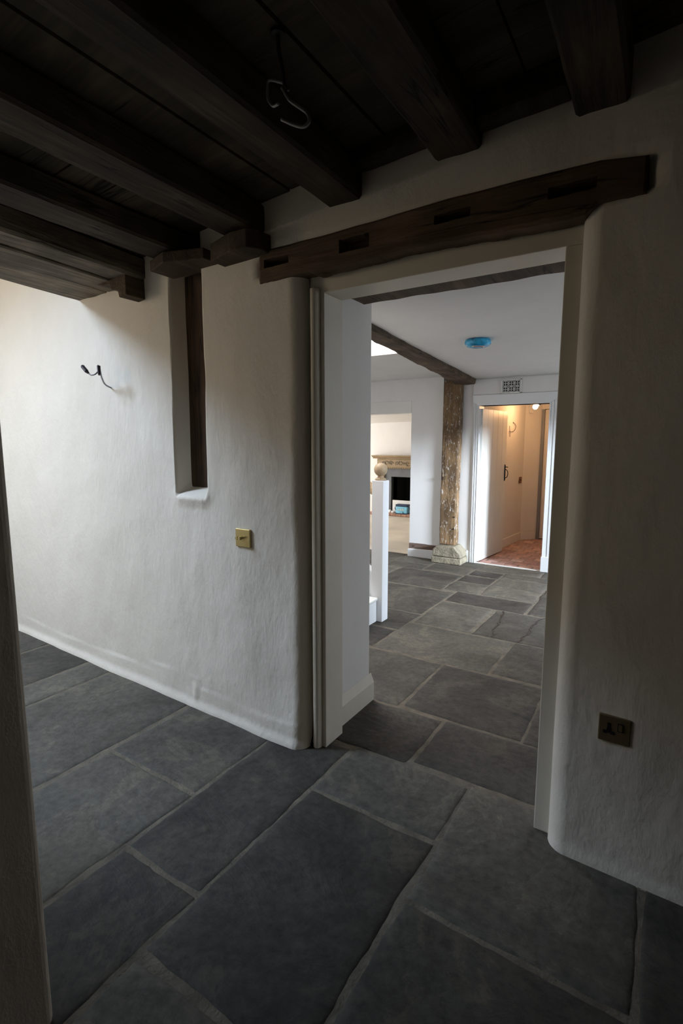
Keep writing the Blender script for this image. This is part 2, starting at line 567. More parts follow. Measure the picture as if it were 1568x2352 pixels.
def wall_y(x, z):
    y = lerp_table(YW, x)
    y += 0.007 * nz(x, 0, z, 1.3, 3.1) + 0.004 * nz(x, 0, z, 4.5, 8.2) + 0.0018 * nz(x, 0, z * 0.6, 11.0, 1.7)
    # plaster swelling near the floor, left of the door
    zl = 0.085 + 0.06 * sstep(-2.1, -2.9, x) + 0.02 * nz(x, 0, 0, 2.5, 4.4)
    if x < -1.3:
        zl2 = 0.16 if -2.35 < x < -1.93 else 0.11
        zl2 += 0.02 * nz(x, 0, 0, 3.0, 9.1)
        y -= 0.0045 * sstep(zl2 + 0.006, zl2 - 0.006, z) * (0.6 + 0.8 * nz(x, 0, 0, 5.0, 2.2))
    y -= (0.014 if x < -0.7 else 0.006) * sstep(0.05, 0.0, z)
    if -2.03 < x < -1.90:
        y -= 0.006 * sstep(0.03, 0.0, abs(x + 1.965)) * sstep(0.14, 0.10, z) * sstep(0.02, 0.06, z)
    # slot
    wob = 0.006 * nz(0, 0, z, 3.0, 2.0)
    a = sstep(NX0 - 0.012 + wob, NX0 + 0.012 + wob, x) * sstep(NX1 + 0.010 + wob, NX1 - 0.010 + wob, x)
    zz = NZ0 + 0.055 * sstep(1.69, 1.79, 1.69)
    b_ = sstep(NZ0 - 0.035, NZ0 + 0.045, z)
    y += 0.16 * a * b_
    y -= 0.014 * sstep(NZ0 - 0.09, NZ0 - 0.02, z) * sstep(NZ0 + 0.03, NZ0 - 0.02, z) * sstep(NX0 - 0.05, NX0 + 0.03, x) * sstep(NX1 + 0.05, NX1 - 0.03, x)
    if -1.445 < x < -0.125 and 2.018 < z < 2.088:
        y += 0.085
    y += 0.013 * sstep(-1.65, -1.38, x) * (1 if x < -0.7 else 0) * sstep(0.02, 0.25, z) * sstep(2.05, 1.9, z)
    # rounded arris at the doorway
    if z < OZ + 0.07:
        wv = 0.007 * nz(0, 0, z, 2.2, 6.0)
        dl = (OX0 - x) if x < -0.77 else (x - OX1)
        dl += wv * (0.0 if dl < 0.02 else 1.0)
        r = 0.062
        if dl < r:
            q = max(0.0, min(1.0, (r - dl) / r))
            y += (0.064 if x < -0.7 else 0.076) * (1 - math.sqrt(max(0.0, 1 - q * q)))
    return y


def front_wall():
    xs = axis_pts(-5.0, 1.6, 0.04, [(OX0 - 0.04, 0.06, 0.006), (OX1 + 0.04, 0.06, 0.006),
                                   (NX0, 0.03, 0.006), (NX1, 0.03, 0.006), (-1.95, 0.12, 0.012)])
    zs = axis_pts(0.0, 3.6, 0.035, [(0.08, 0.1, 0.010), (NZ0, 0.10, 0.010), (OZ, 0.01, 0.01)])
    # snap the doorway lines
    def snap(L, p):
        i = min(range(len(L)), key=lambda k: abs(L[k] - p))
        L[i] = p
    snap(xs, OX0); snap(xs, OX1); snap(zs, OZ)
    v, f, idx = [], [], {}
    for i, x in enumerate(xs):
        for j, z in enumerate(zs):
            idx[i, j] = len(v)
            v.append((x, wall_y(x, z), z))
    for i in range(len(xs) - 1):
        for j in range(len(zs) - 1):
            cx, cz = (xs[i] + xs[i + 1]) / 2, (zs[j] + zs[j + 1]) / 2
            if OX0 < cx < OX1 and cz < OZ:
                continue
            f.append((idx[i, j], idx[i + 1, j], idx[i + 1, j + 1], idx[i, j + 1]))
    o = link('wall_front', v, f, M['plaster_near'], smooth=True)
    # core of the wall behind the plaster skin and the hall side
    c = MB()
    c.box((-5.0, 1.87, 0), (OX0 + 0.013, 2.24, 2.4))
    c.box((OX1 - 0.013, 1.87, 0), (1.6, 2.24, 2.4))
    c.box((OX0 + 0.013, 1.87, 2.05), (OX1 - 0.013, 2.24, 2.4))
    c.box((-5.0, 1.95, 2.4), (1.6, 2.24, 4.2))
    core = c.build('wall_core', M['plaster_warm'], o, bevel=0.02, segs=3)
    struct(o, 'thick cream plastered wall around the near doorway', 'wall')
    return o


front_wall()

# lining of the doorway: jambs and head, cream painted timber
t = MB()
t.box((-1.278, 1.748, 0), (-1.204, 1.885, 1.937))
t.box((-0.317, 1.748, 0), (-0.250, 1.885, 1.937))
t.box((-1.278, 1.748, 1.937), (-0.250, 1.885, 2.035))
arc = [(-1.243 + 0.021 * math.cos(a), 1.748 + 0.030 * math.sin(a)) for a in [math.pi + math.pi * k / 10 for k in range(11)]]
t.prism(arc, 'z', 0, 1.955)
o = t.build('trim_1', M['paint_cream'], bevel=0.003)
struct(o, 'cream painted timber lining of the near doorway', 'door frame')

# skirting on the left reveal
t = MB()
t.prism([(-1.258, 0), (-1.238, 0), (-1.238, 0.098), (-1.256, 0.142), (-1.258, 0.142)], 'y', 1.886, 2.246)
o = t.build('baseboard_reveal', M['paint_cream'], bevel=0.003)
struct(o, 'cream skirting board inside the left reveal of the near doorway', 'skirting board')

# ------------------------------------------------------------------ FLOORS
random.seed(4)


def slab(mb, x0, x1, y0, y1, gap=0.0065, cell=0.03, amp=0.0022, z0=0.0, jit=0.006, seed=0.0, cracks=()):
    """a worn stone: lifted grid, rounded edges"""
    cs = [(x0 + gap + random.uniform(-jit, jit), y0 + gap + random.uniform(-jit, jit)),
          (x1 - gap + random.uniform(-jit, jit), y0 + gap + random.uniform(-jit, jit)),
          (x1 - gap + random.uniform(-jit, jit), y1 - gap + random.uniform(-jit, jit)),
          (x0 + gap + random.uniform(-jit, jit), y1 - gap + random.uniform(-jit, jit))]
    W, H = x1 - x0, y1 - y0
    def par(L):
        n = max(3, int(L / cell))
        e = min(0.2, 0.012 / L)
        return [0, e * 0.35, e] + [e + (1 - 2 * e) * k / n for k in range(1, n)] + [1 - e, 1 - e * 0.35, 1]
    us, vs = par(W), par(H)
    v, f = [], []
    sd = random.uniform(0, 50)
    er = 0.15 if gap < 0.005 else 1.0
    tilt = (random.uniform(-1, 1) * 0.0015, random.uniform(-1, 1) * 0.0015)
    for u in us:
        for q in vs:
            x = (cs[0][0] * (1 - u) + cs[1][0] * u) * (1 - q) + (cs[3][0] * (1 - u) + cs[2][0] * u) * q
            y = (cs[0][1] * (1 - u) + cs[1][1] * u) * (1 - q) + (cs[3][1] * (1 - u) + cs[2][1] * u) * q
            eu, eq = min(u, 1 - u) * W, min(q, 1 - q) * H
            # ragged edge
            if eu < 0.014:
                x += (0.009 * nz(0, y, 0, 6, sd) + 0.004 * nz(0, y, 0, 40, sd)) * er
            if eq < 0.014:
                y += (0.009 * nz(x, 0, 0, 6, sd + 5) + 0.004 * nz(x, 0, 0, 40, sd)) * er
            e = min(eu, eq)
            z = z0 + amp * nz(x, y, 0, 3.0, sd) + amp * 0.8 * nz(x, y, 0, 9.0, sd) + tilt[0] * (u - .5) + tilt[1] * (q - .5)
            z -= 0.0055 * (1 - min(1, e / 0.014)) ** 2
            for cr in cracks:
                d = abs(x - cr[0] - cr[1] * (y - cr[2]) - 0.03 * nz(0, y, 0, 7, cr[0] * 9) - 0.012 * nz(0, y, 0, 25, cr[0]))
                if d < 0.008:
                    z -= 0.0028 * (1 - d / 0.008)
            v.append((x, y, z))
    n = len(vs)
    for i in range(len(us) - 1):
        for j in range(n - 1):
            f.append((i * n + j, (i + 1) * n + j, (i + 1) * n + j + 1, i * n + j + 1))
    mb.add(v, f)


FL = [
    # near room, columns measured between the long joints
    (-2.71, -2.01, 0.72, 1.76), (-2.71, -2.01, -0.3, 0.72), (-2.01, -1.46, 1.22, 1.75), (-2.01, -1.46, 0.25, 1.22),
    (-2.95, -2.71, 0.5, 1.80), (-3.45, -2.95, 1.28, 1.82), (-3.45, -2.95, 0.6, 1.28), (-4.1, -3.45, 0.9, 1.82), (-4.9, -4.1, 0.9, 1.85),
    (-4.9, -3.45, 0.2, 0.9), (-3.45, -2.71, -0.3, 0.55),
    (-1.46, -1.10, 0.92, 1.80), (-1.46, -1.10, 0.0, 0.92), (-2.01, -1.46, -0.6, 0.25), (-1.46, -1.10, -0.9, 0.0),
    (-1.10, -0.58, 0.72, 1.50), (-1.10, -0.58, 1.50, 1.84), (-1.10, -0.58, -0.2, 0.72), (-1.10, -0.58, -1.0, -0.2),
    (-0.58, 0.02, 1.24, 1.86), (-0.58, 0.02, 0.35, 1.24), (-0.58, 0.02, -0.6, 0.35),
    (0.02, 0.75, 1.0, 1.75), (0.02, 0.75, 0.2, 1.0), (0.02, 0.75, -0.8, 0.2), (0.75, 1.35, 0.9, 1.7), (0.75, 1.35, 0.0, 0.9),
    # threshold
    (-1.30, -0.85, 1.83, 2.245), (-0.85, -0.20, 1.86, 2.255),
    # hall
    (-1.75, -1.09, 2.25, 2.855), (-1.09, -0.49, 2.255, 2.865), (-0.49, 0.30, 2.255, 2.875), (0.30, 0.95, 2.25, 2.9), (0.95, 1.5, 2.25, 2.9),
    (-2.60, -1.75, 2.25, 2.86), (-1.59, -0.82, 2.865, 3.435), (-0.82, -0.05, 2.875, 3.445), (-0.05, 0.7, 2.875, 3.445), (0.7, 1.5, 2.9, 3.5),
    (-2.50, -1.59, 2.86, 3.23), (-2.50, -1.58, 3.23, 3.64), (-1.57, -1.125, 3.435, 4.065), (-0.30, 0.5, 3.445, 4.08), (0.5, 1.5, 3.5, 4.1),
    (-1.57, -0.89, 4.07, 4.40), (-2.35, -1.57, 3.64, 4.35), (-3.2, -2.35, 3.64, 4.35), (-0.89, -0.3, 4.08, 4.88), (-0.3, 0.6, 4.08, 4.7), (0.6, 1.5, 4.1, 4.8),
    (-1.71, -1.37, 4.40, 4.75), (-1.37, -0.89, 4.41, 4.75), (-1.70, -1.37, 4.75, 5.02), (-1.37, -0.89, 4.75, 5.09),
    (-2.40, -1.71, 4.36, 4.97), (-3.1, -2.40, 4.36, 4.93), (-2.17, -1.68, 4.98, 5.31), (-1.68, -1.37, 5.03, 5.25), (-1.37, -0.89, 5.10, 5.29),
    (-1.67, -1.03, 5.28, 5.60), (-2.17, -1.67, 5.31, 5.60), (-2.62, -2.17, 4.97, 5.20), (-2.62, -2.17, 5.20, 5.60), (-3.1, -2.62, 4.94, 5.60), (-3.7, -3.1, 4.36, 5.60),
    (-1.03, -0.89, 5.30, 5.60), (-0.89, -0.3, 4.89, 5.60), (-0.3, 0.6, 4.7, 5.60), (0.6, 1.5, 4.8, 5.6),
]
mb = MB()
for r in FL:
    slab(mb, *r)
# the cracked stone on the right of the hall
slab(mb, -1.12, -0.30, 3.445, 4.075, cell=0.009, cracks=((-0.98, -0.15, 3.5), (-0.78, 0.05, 3.7)))
o = mb.build('floor', M['flag'], smooth=True)
struct(o, 'worn grey flagstone floor running through both rooms', 'floor')
g = MB()
g.box((-5.0, -1.5, -0.12), (1.7, 5.6, -0.0035))
g.build('mortar_bed', M['grout'], o)
for cr in ((-0.98, -0.15, 3.5), (-0.78, 0.05, 3.7)):      # the two cracks across that stone
    v, f = [], []
    for k in range(64):
        y = 3.456 + 0.608 * k / 63
        x = cr[0] + cr[1] * (y - cr[2]) + 0.03 * nz(0, y, 0, 7, cr[0] * 9) + 0.012 * nz(0, y, 0, 25, cr[0])
        wd = 0.0035 + 0.003 * abs(nz(0, y, 0, 18, 3))
        v += [(x - wd, y, 0.0012), (x + wd, y, 0.0012), (x + wd, y, -0.006), (x - wd, y, -0.006)]
    for k in range(63):
        for q in range(4):
            f.append((k * 4 + q, k * 4 + (q + 1) % 4, (k + 1) * 4 + (q + 1) % 4, (k + 1) * 4 + q))
    link('crack', v, f, M['black'], o)

mb = MB()
random.seed(9)
yy = 5.605
row = 0
while yy < 7.9:
    xx = -2.1 + (0.075 if row % 2 else 0)
    while xx < -0.6:
        slab(mb, xx, xx + 0.152, yy, yy + 0.152, gap=0.004, cell=0.05, amp=0.0006, jit=0.001)
        xx += 0.152
    yy += 0.152
    row += 1
o = mb.build('floor_2', M['quarry'], smooth=True)
struct(o, 'red quarry tile floor of the lamplit passage', 'floor')
g = MB(); g.box((-2.2, 5.6, -0.12), (-0.5, 7.9, -0.004)); g.build('tile_bed', M['tile_grout'], o)
g = MB(); g.box((-1.80, 5.575, -0.004), (-1.07, 5.61, 0.006)); g.build('threshold_strip', M['paint_offwhite'], o, bevel=0.002)

g = MB(); g.box((-7.0, 5.6, -0.12), (-2.25, 8.7, 0.0))
o = g.build('floor_3', M['screed'])
struct(o, 'dusty beige floor of the fireplace room', 'floor')
random.seed(12)

# ------------------------------------------------------------------ NEAR ROOM shell
def zb(x):            # underside of the boards, sagging to the left
    return 2.374 + 0.07 * (x + 0.35)


g = MB()
g.box((-2.7, 0.36, 0), (-1.116, 0.504, 2.7))
o = g.build('wall_left', M['plaster_near'], bevel=0.02, segs=4)
struct(o, 'end of the plastered partition at the left edge, close to the viewer', 'wall')
g = MB()
g.box((-2.7, -1.5, 0), (-2.55, 0.36, 2.7)); g.box((-2.55, -1.5, 0), (1.6, -1.35, 2.7)); g.box((1.35, -1.35, 0), (1.6, 1.75, 2.7))
o = g.build('wall_right', M['plaster_near'])
struct(o, 'plastered walls of the dark near room out of view', 'wall')
# lobby under the rooflight: end wall, rear wall, sloping soffit with rooflight opening slanted to trim the light patch
g = MB()
g.box((-5.1, -0.7, 0), (-4.95, 1.9, 3.9)); g.box((-4.95, -0.75, 0), (-2.55, -0.6, 3.9)); g.box((-2.74, -0.6, 2.45), (-2.66, 1.95, 3.9))
o = g.build('wall_lobby', M['plaster_near'])
struct(o, 'tall plastered walls of the lobby beyond the last joist', 'wall')
g = MB()
ZO = 2.78
g.prism([(-5.1, -0.75), (-4.85, -0.75), (-4.85, 2.0), (-5.1, 2.0)], 'z', ZO, ZO + 0.1)
g.prism([(-3.25, -0.75), (-2.6, -0.75), (-2.6, 2.0), (-3.25, 2.0)], 'z', ZO, ZO + 0.1)
g.prism([(-4.85, -0.75), (-3.25, -0.75), (-3.25, -0.25), (-4.85, -0.25)], 'z', ZO, ZO + 0.1)
g.prism([(-4.85, 0.50), (-3.25, 1.02), (-3.25, 2.0), (-4.85, 2.0)], 'z', ZO, ZO + 0.1)  # unseen near edge of the opening, slanted to cut the light on the wall
o = g.build('ceiling_lobby', M['plaster_near'])
struct(o, 'high plastered ceiling of the rooflit lobby, opening slanted to shape the light', 'ceiling')

# floorboards of the room above, seen between the joists (run across them)
mb = MB()
random.seed(21)
y = -1.5
while y < 1.72:              # boards laid across, left bays
    wd = random.uniform(0.16, 0.30)
    xs_ = [-2.84, -2.28, -1.98, -1.5]
    v, f = [], []
    n = len(xs_)
    z_off = random.uniform(-0.004, 0.004)
    for x in xs_:
        z = zb(x) + z_off
        v += [(x, y + 0.003, z), (x, y + wd - 0.003, z), (x, y + wd - 0.003, z + 0.03), (x, y + 0.003, z + 0.03)]
    for i in range(n - 1):
        for k in range(4):
            f.append((i * 4 + k, i * 4 + (k + 1) % 4, (i + 1) * 4 + (k + 1) % 4, (i + 1) * 4 + k))
    f += [(0, 1, 2, 3), tuple((n - 1) * 4 + k for k in range(4))]
    mb.add(v, f)
    y += wd
xe = [-1.50, -1.305, -1.06, -0.86, -0.64, -0.42, -0.23, 0.1, 0.5, 1.0, 1.5]
for a, b_ in zip(xe, xe[1:]):      # boards laid lengthwise, right bays
    z_off = random.uniform(-0.004, 0.004)
    a += 0.003; b_ -= 0.003
    mb.add([(x, yy_, zb(x) + z_off + dz) for x, yy_, dz in ((a, -1.5, 0), (b_, -1.5, 0), (b_, 1.74, 0), (a, 1.74, 0), (a, -1.5, .03), (b_, -1.5, .03), (b_, 1.74, .03), (a, 1.74, .03))],
           [(0, 3, 2, 1), (4, 5, 6, 7), (0, 1, 5, 4), (1, 2, 6, 5), (2, 3, 7, 6), (3, 0, 4, 7)])
mb.box((-2.84, -1.5, 2.46), (1.5, 1.95, 2.6))
o = mb.build('ceiling', M['boards'])
struct(o, 'dark old boards spanning over the joists of the near room', 'ceiling')

# joists
JG = 'oak ceiling joists of the near room'
JO = [(-0.232, 0.136, 2.252, 2.252, 'dark ceiling joist farthest right, ending above the right end of the lintel', 0.0),
      (-0.637, 0.152, 2.247, 2.247, 'dark ceiling joist second from the right, ending over the middle of the doorway', 0.0),
      (-1.062, 0.142, 2.207, 2.207, 'dark ceiling joist third from the right, ending over the left part of the doorway', 0.0),
      (-1.520, 0.165, 2.182, 2.182, 'dark ceiling joist resting on the timber pad nearest the lintel', 0.0),
      (-1.945, 0.170, 2.168, 2.168, 'dark ceiling joist ending above the exposed wall stud', 0.0)]
for k, (cx, wd, za, zc, lab, sk) in enumerate(JO):
    top = zb(cx)
    hh = top - za
    o = timber('ceiling_joist', (cx + 0.03, -1.45, za + hh / 2), (cx, 1.73, za + hh / 2), wd, hh, M['joist'],
               seed=3.3 * k + 1, wav=0.005, cham=0.010)
    tag(o, lab, 'joist', JG)
# leftmost joist, skewed, with a plank edge beside it
o = timber('ceiling_joist', (-2.06, -0.9, 2.20), (-2.305, 1.74, 2.185), 0.15, 0.105, M['joist_pale'], seed=19, wav=0.006)
tag(o, 'weathered ceiling joist farthest left, beside the lit wall', 'joist', JG)
e = empty('trimmer_beam', (-2.55, 0.5, 2.13), 'wide weathered split trimmer at the left edge of the dark ceiling', 'beam')
timber('plank', (-2.26, -0.9, 2.165), (-2.46, 1.735, 2.155), 0.17, 0.06, M['joist_pale'], e, seed=23, wav=0.004, cham=0.006)
timber('plank', (-2.50, -0.9, 2.175), (-2.69, 1.735, 2.160), 0.29, 0.07, M['joist_pale'], e, seed=27, wav=0.007, cham=0.012)
adopt(e)
# blocking between joists against the wall
for (a, b_, zz, lab) in ((-0.99, -0.72, 2.325, 'reddish timber noggin at the wall between two joists over the doorway'),
                         (-0.56, -0.31, 2.33, 'dark timber noggin at the wall between the two rightmost joists')):
    o = timber('noggin', (a, 1.63, zz), (b_, 1.63, zz + 0.01), 0.07, 0.09, M['joist'], seed=a * 7, wav=0.006)
    tag(o, lab, 'timber')
# timber pads under the joist ends
def pad(poly, z0, z1, label, seed):
    mb = MB()
    mb.prism(poly, 'z', z0, z1)
    o = mb.build('timber_pad', M['spine'], bevel=0.004)
    tag(o, label, 'timber pad', 'timber pads under the joist ends')
    return o
pad([(-1.675, 1.60), (-1.52, 1.555), (-1.44, 1.56), (-1.405, 1.60), (-1.405, 1.72), (-1.675, 1.72)], 2.095, 2.165, 'timber pad touching the left end of the door lintel', 1)
pad([(-2.045, 1.585), (-1.90, 1.54), (-1.715, 1.60), (-1.715, 1.72), (-2.045, 1.72)], 2.115, 2.160, 'timber pad at the head of the dark wall stud', 2)
mb = MB()
mb.prism([(-2.50, 2.135), (-2.42, 2.115), (-2.36, 2.112), (-2.35, 2.085), (-2.30, 2.075), (-2.29, 2.040), (-2.235, 2.045), (-2.235, 2.150), (-2.50, 2.150)], 'y', 1.59, 1.73)
o = mb.build('timber_pad', M['spine'], bevel=0.004)
tag(o, 'stepped timber pad farthest left, under the weathered joist', 'timber pad', 'timber pads under the joist ends')

# lintel over the doorway, with four empty mortices
def lintel():
    SL = [(-1.432, -1.309, 2.043, 2.071), (-1.077, -0.951, 2.034, 2.077), (-0.709, -0.588, 2.055, 2.081), (-0.359, -0.230, 2.050, 2.077)]
    TOP = [(-1.464, 2.110), (-1.385, 2.111), (-1.036, 2.113), (-0.704, 2.125), (-0.431, 2.125), (-0.223, 2.122), (-0.112, 2.100)]
    BOT = [(-1.464, 1.990), (-1.428, 1.992), (-1.221, 1.997), (-1.191, 1.987), (-0.86, 1.999), (-0.627, 1.996), (-0.424, 1.986), (-0.258, 1.986), (-0.227, 2.006), (-0.105, 2.006)]
    fx = [(s[0], 0.004, 0.002) for s in SL] + [(s[1], 0.004, 0.002) for s in SL]
    xs = axis_pts(-1.464, -0.108, 0.012, fx)
    zn = 44
    v, f = [], []
    def slot(x, z):
        return any(s[0] < x < s[1] and s[2] < z < s[3] for s in SL)
    base = lambda x: lerp_table(YW, x)
    for x in xs:
        t_, b_ = lerp_table(TOP, x), lerp_table(BOT, x)
        b_ += 0.004 * nz(x, 0, 0, 16, 2) + 0.002 * nz(x, 0, 0, 50, 3)
        t_ += 0.002 * nz(x, 0, 0, 12, 5)
        for j in range(zn + 1):
            q = j / zn
            z = b_ + (t_ - b_) * q
            yf = base(x) - 0.014 + 0.003 * nz(x * 2, 0, z * 9, 4, 1) + 0.0012 * nz(x * 10, 0, z * 60, 1, 1)
            e_ = min(q, 1 - q, (x + 1.464) * 8, (-0.108 - x) * 8)
            yf += 0.008 * max(0, 1 - e_ * 14)
            if slot(x, z):
                yf += 0.055
            v.append((x, yf, z))
        v.append((x, base(x) + 0.06, t_))
        v.append((x, base(x) + 0.06, b_))
    m_ = zn + 3
    for i in range(len(xs) - 1):
        for k in range(m_):
            k2 = (k + 1) % m_
            f.append((i * m_ + k, i * m_ + k2, (i + 1) * m_ + k2, (i + 1) * m_ + k))
    f.append(tuple(range(m_))); f.append(tuple((len(xs) - 1) * m_ + k for k in range(m_)))
    o = link('lintel_beam', v, f, M['lintel'])
    tag(o, 'long brown oak lintel with four empty mortices above the near doorway', 'beam')
lintel()
# stud in the slot
o = timber('wall_stud', (-1.945, 1.83, 1.13), (-1.955, 1.83, 2.14), 0.22, 0.10, M['stud'], up=(0, 1, 0), seed=31, wav=0.006, cham=0.006)
tag(o, 'dark oak stud recessed in the plaster slot left of the doorway', 'timber stud')

# bressummer on the hall side of the doorway
o = timber('bressummer_beam', (-1.40, 2.03, 2.046), (-0.15, 2.03, 2.040), 0.27, 0.115, M['spine'], seed=41, wav=0.003, rough_low=0.005, step=0.02)
tag(o, 'dark rough oak beam just behind the head of the near doorway', 'beam')

# ------------------------------------------------------------------ near room fittings
# dimmer plate
e = empty('dimmer_switch', (-1.598, 1.668, 0.882), 'square brass dimmer switch with two knobs on the plaster wall left of the doorway', 'light switch')
yp = wall_y(-1.598, 0.92)
mb = MB(); mb.box((-1.642, yp - 0.008, 0.882), (-1.554, yp + 0.012, 0.965))
mb.build('plate', M['brass'], e, bevel=0.0035, segs=3)
for kx in (-1.616, -1.599):
    mb = MB()
    mb.lathe((kx, yp - 0.008, 0.925), [(0.004, 0), (0.004, 0.006), (0.0065, 0.007), (0.0076, 0.010), (0.0076, 0.021), (0.0068, 0.023), (0.0, 0.023)], 24, (0, -1, 0))
    mb.build('knob', M['brass'], e, smooth=False)
adopt(e)
# socket
yp = wall_y(-0.087, 0.485)
e = empty('wall_socket', (-0.087, yp, 0.442), 'aged brass single socket outlet with switch low on the right wall', 'socket')
mb = MB(); mb.box((-0.131, yp - 0.007, 0.443), (-0.044, yp + 0.010, 0.527))
mb.build('plate', M['bronze'], e, bevel=0.003, segs=2)
mb = MB()
mb.box((-0.1065, yp - 0.0085, 0.487), (-0.0975, yp - 0.006, 0.505))
mb.box((-0.118, yp - 0.0085, 0.470), (-0.106, yp - 0.006, 0.480)); mb.box((-0.098, yp - 0.0085, 0.470), (-0.086, yp - 0.006, 0.480))
mb.box((-0.108, yp - 0.0082, 0.474), (-0.096, yp - 0.006, 0.488))
mb.build('pin_holes', M['black'], e)
mb = MB(); mb.box((-0.079, yp - 0.0085, 0.484), (-0.063, yp - 0.006, 0.510))
sw = mb.build('switch_surround', M['black'], e)
mb = MB(); mb.box((-0.076, yp - 0.0115, 0.487), (-0.066, yp - 0.008, 0.507)); mb.build('rocker', M['bronze'], sw, bevel=0.001)
adopt(e)

# wall light cable with terminals
e = empty('wall_cable', (-2.575, 1.69, 1.64), 'short grey cable end with two dark terminals sticking out of the brightly lit wall', 'cable')
P0 = Vector((-2.568, wall_y(-2.57, 1.64) + 0.01, 1.638)); P1 = Vector((-2.545, 1.64, 1.685)); P2 = Vector((-2.503, 1.610, 1.715))
mb = MB(); mb.tube(curve([P0, (-2.562, 1.668, 1.655), P1, (-2.512, 1.612, 1.712), (-2.505, 1.605, 1.722)], 5), 0.0042, 10); mb.build('sheath', M['cable_grey'], e, smooth=True)
mb = MB(); mb.tube(curve([(-2.505, 1.605, 1.722), (-2.508, 1.598, 1.712), (-2.530, 1.594, 1.698), (-2.560, 1.590, 1.696), (-2.582, 1.588, 1.708)], 5), 0.0035, 10); mb.build('core_wire', M['dark_rubber'], e, smooth=True)
mb = MB(); mb.tube([(-2.578, 1.588, 1.706), (-2.586, 1.586, 1.712), (-2.590, 1.585, 1.716), (-2.618, 1.582, 1.742), (-2.622, 1.582, 1.745)], [0.005, 0.008, 0.010, 0.010, 0.007], 14); mb.build('terminal', M['dark_rubber'], e, smooth=False)
mb = MB(); mb.tube([(-2.497, 1.596, 1.692), (-2.500, 1.598, 1.700), (-2.508, 1.602, 1.738), (-2.507, 1.603, 1.742)], [0.006, 0.0085, 0.009, 0.006], 14); mb.build('terminal', M['dark_rubber'], e, smooth=False)
adopt(e)

# ceiling cable with a loop
e = empty('ceiling_cable', (-0.87, 1.08, 2.33), 'cable hanging in a loose coil from the dark ceiling between two joists', 'cable')
mb = MB(); mb.lathe((-0.877, 1.08, 2.338), [(0.018, 0), (0.018, -0.012), (0.008, -0.014), (0, -0.014)], 16); mb.build('ceiling_hook', M['iron'], e)
mb = MB(); mb.tube(curve([(-0.877, 1.08, 2.335), (-0.873, 1.08, 2.29), (-0.862, 1.08, 2.24), (-0.853, 1.075, 2.205), (-0.840, 1.07, 2.19)], 6), 0.0055, 10); mb.build('hanging_cable', M['dark_rubber'], e, smooth=True)
mb = MB()
mb.tube(curve([(-0.853, 1.075, 2.21), (-0.905, 1.08, 2.237), (-0.912, 1.08, 2.215), (-0.905, 1.075, 2.190), (-0.886, 1.07, 2.168), (-0.86, 1.06, 2.16)], 6), 0.0035, 8)
mb.tube(curve([(-0.858, 1.07, 2.20), (-0.835, 1.07, 2.165), (-0.800, 1.07, 2.135), (-0.782, 1.07, 2.118), (-0.778, 1.07, 2.100), (-0.795, 1.07, 2.094), (-0.825, 1.07, 2.108), (-0.860, 1.07, 2.130)], 6), 0.0042, 8)
mb.build('cable_loop', M['cable_pale'], e, smooth=True)
adopt(e)

# ------------------------------------------------------------------ HALL shell
YF = 5.58
g = MB()
g.box((-5.0, YF, 1.715), (1.65, YF + 0.13, 2.4))
g.box((-5.0, YF, 0), (-3.75, YF + 0.13, 1.70)); g.box((-3.75, YF, 1.705), (-2.595, YF + 0.13, 1.72))
g.box((-2.595, YF, 0), (-1.80, YF + 0.13, 1.715)); g.box((-1.075, YF, 0), (1.65, YF + 0.13, 1.715))
g.box((-1.80, YF, 1.745), (-1.075, YF + 0.13, 1.76))
# doorway head hole: rebuild cleanly
g = MB()
def wallcut(mb, x0, x1, y0, y1, z1, holes):
    xs = [x0]
    for (a, b_, h) in holes:
        mb.box((xs[-1], y0, 0), (a, y1, z1))
        mb.box((a, y0, h), (b_, y1, z1))
        xs.append(b_)
    mb.box((xs[-1], y0, 0), (x1, y1, z1))
wallcut(g, -5.0, -2.186, 5.505, YF + 0.13, 2.4, [(-3.75, -2.571, 1.69)])
wallcut(g, -2.16, 1.65, YF, YF + 0.13, 2.4, [(-1.80, -1.075, 1.745)])
o = g.build('wall_back', M['plaster_hall'])
struct(o, 'white plastered far wall of the hall holding the small door and the wide opening', 'wall')
# right wall with the window opening
g = MB()
WY0, WY1, WZ0, WZ1 = 3.30, 4.85, 0.30, 1.90
g.box((1.5, 2.24, 0), (1.85, WY0, 2.4)); g.box((1.5, WY1, 0), (1.85, YF + 0.1, 2.4))
g.box((1.5, WY0, 0), (1.85, WY1, WZ0)); g.box((1.5, WY0, WZ1), (1.85, WY1, 2.4))
o = g.build('wall_hall_right', M['plaster_hall'], bevel=0.01)
struct(o, 'right wall of the hall with the window, out of view', 'wall')
e = empty('window_1', (1.8, 3.87, WZ0), 'hall window out of view on the right', 'window', kind='structure')
mb = MB()
for (a, b_) in (((WY0, WZ0), (WY0 + .05, WZ1)), ((WY1 - .05, WZ0), (WY1, WZ1)), ((WY0, WZ0), (WY1, WZ0 + .05)), ((WY0, WZ1 - .05), (WY1, WZ1)), ((4.06, WZ0), (4.09, WZ1))):
    mb.box((1.78, a[0], a[1]), (1.82, b_[0], b_[1]))
mb.build('window_frame', M['paint_white'], e)
adopt(e)
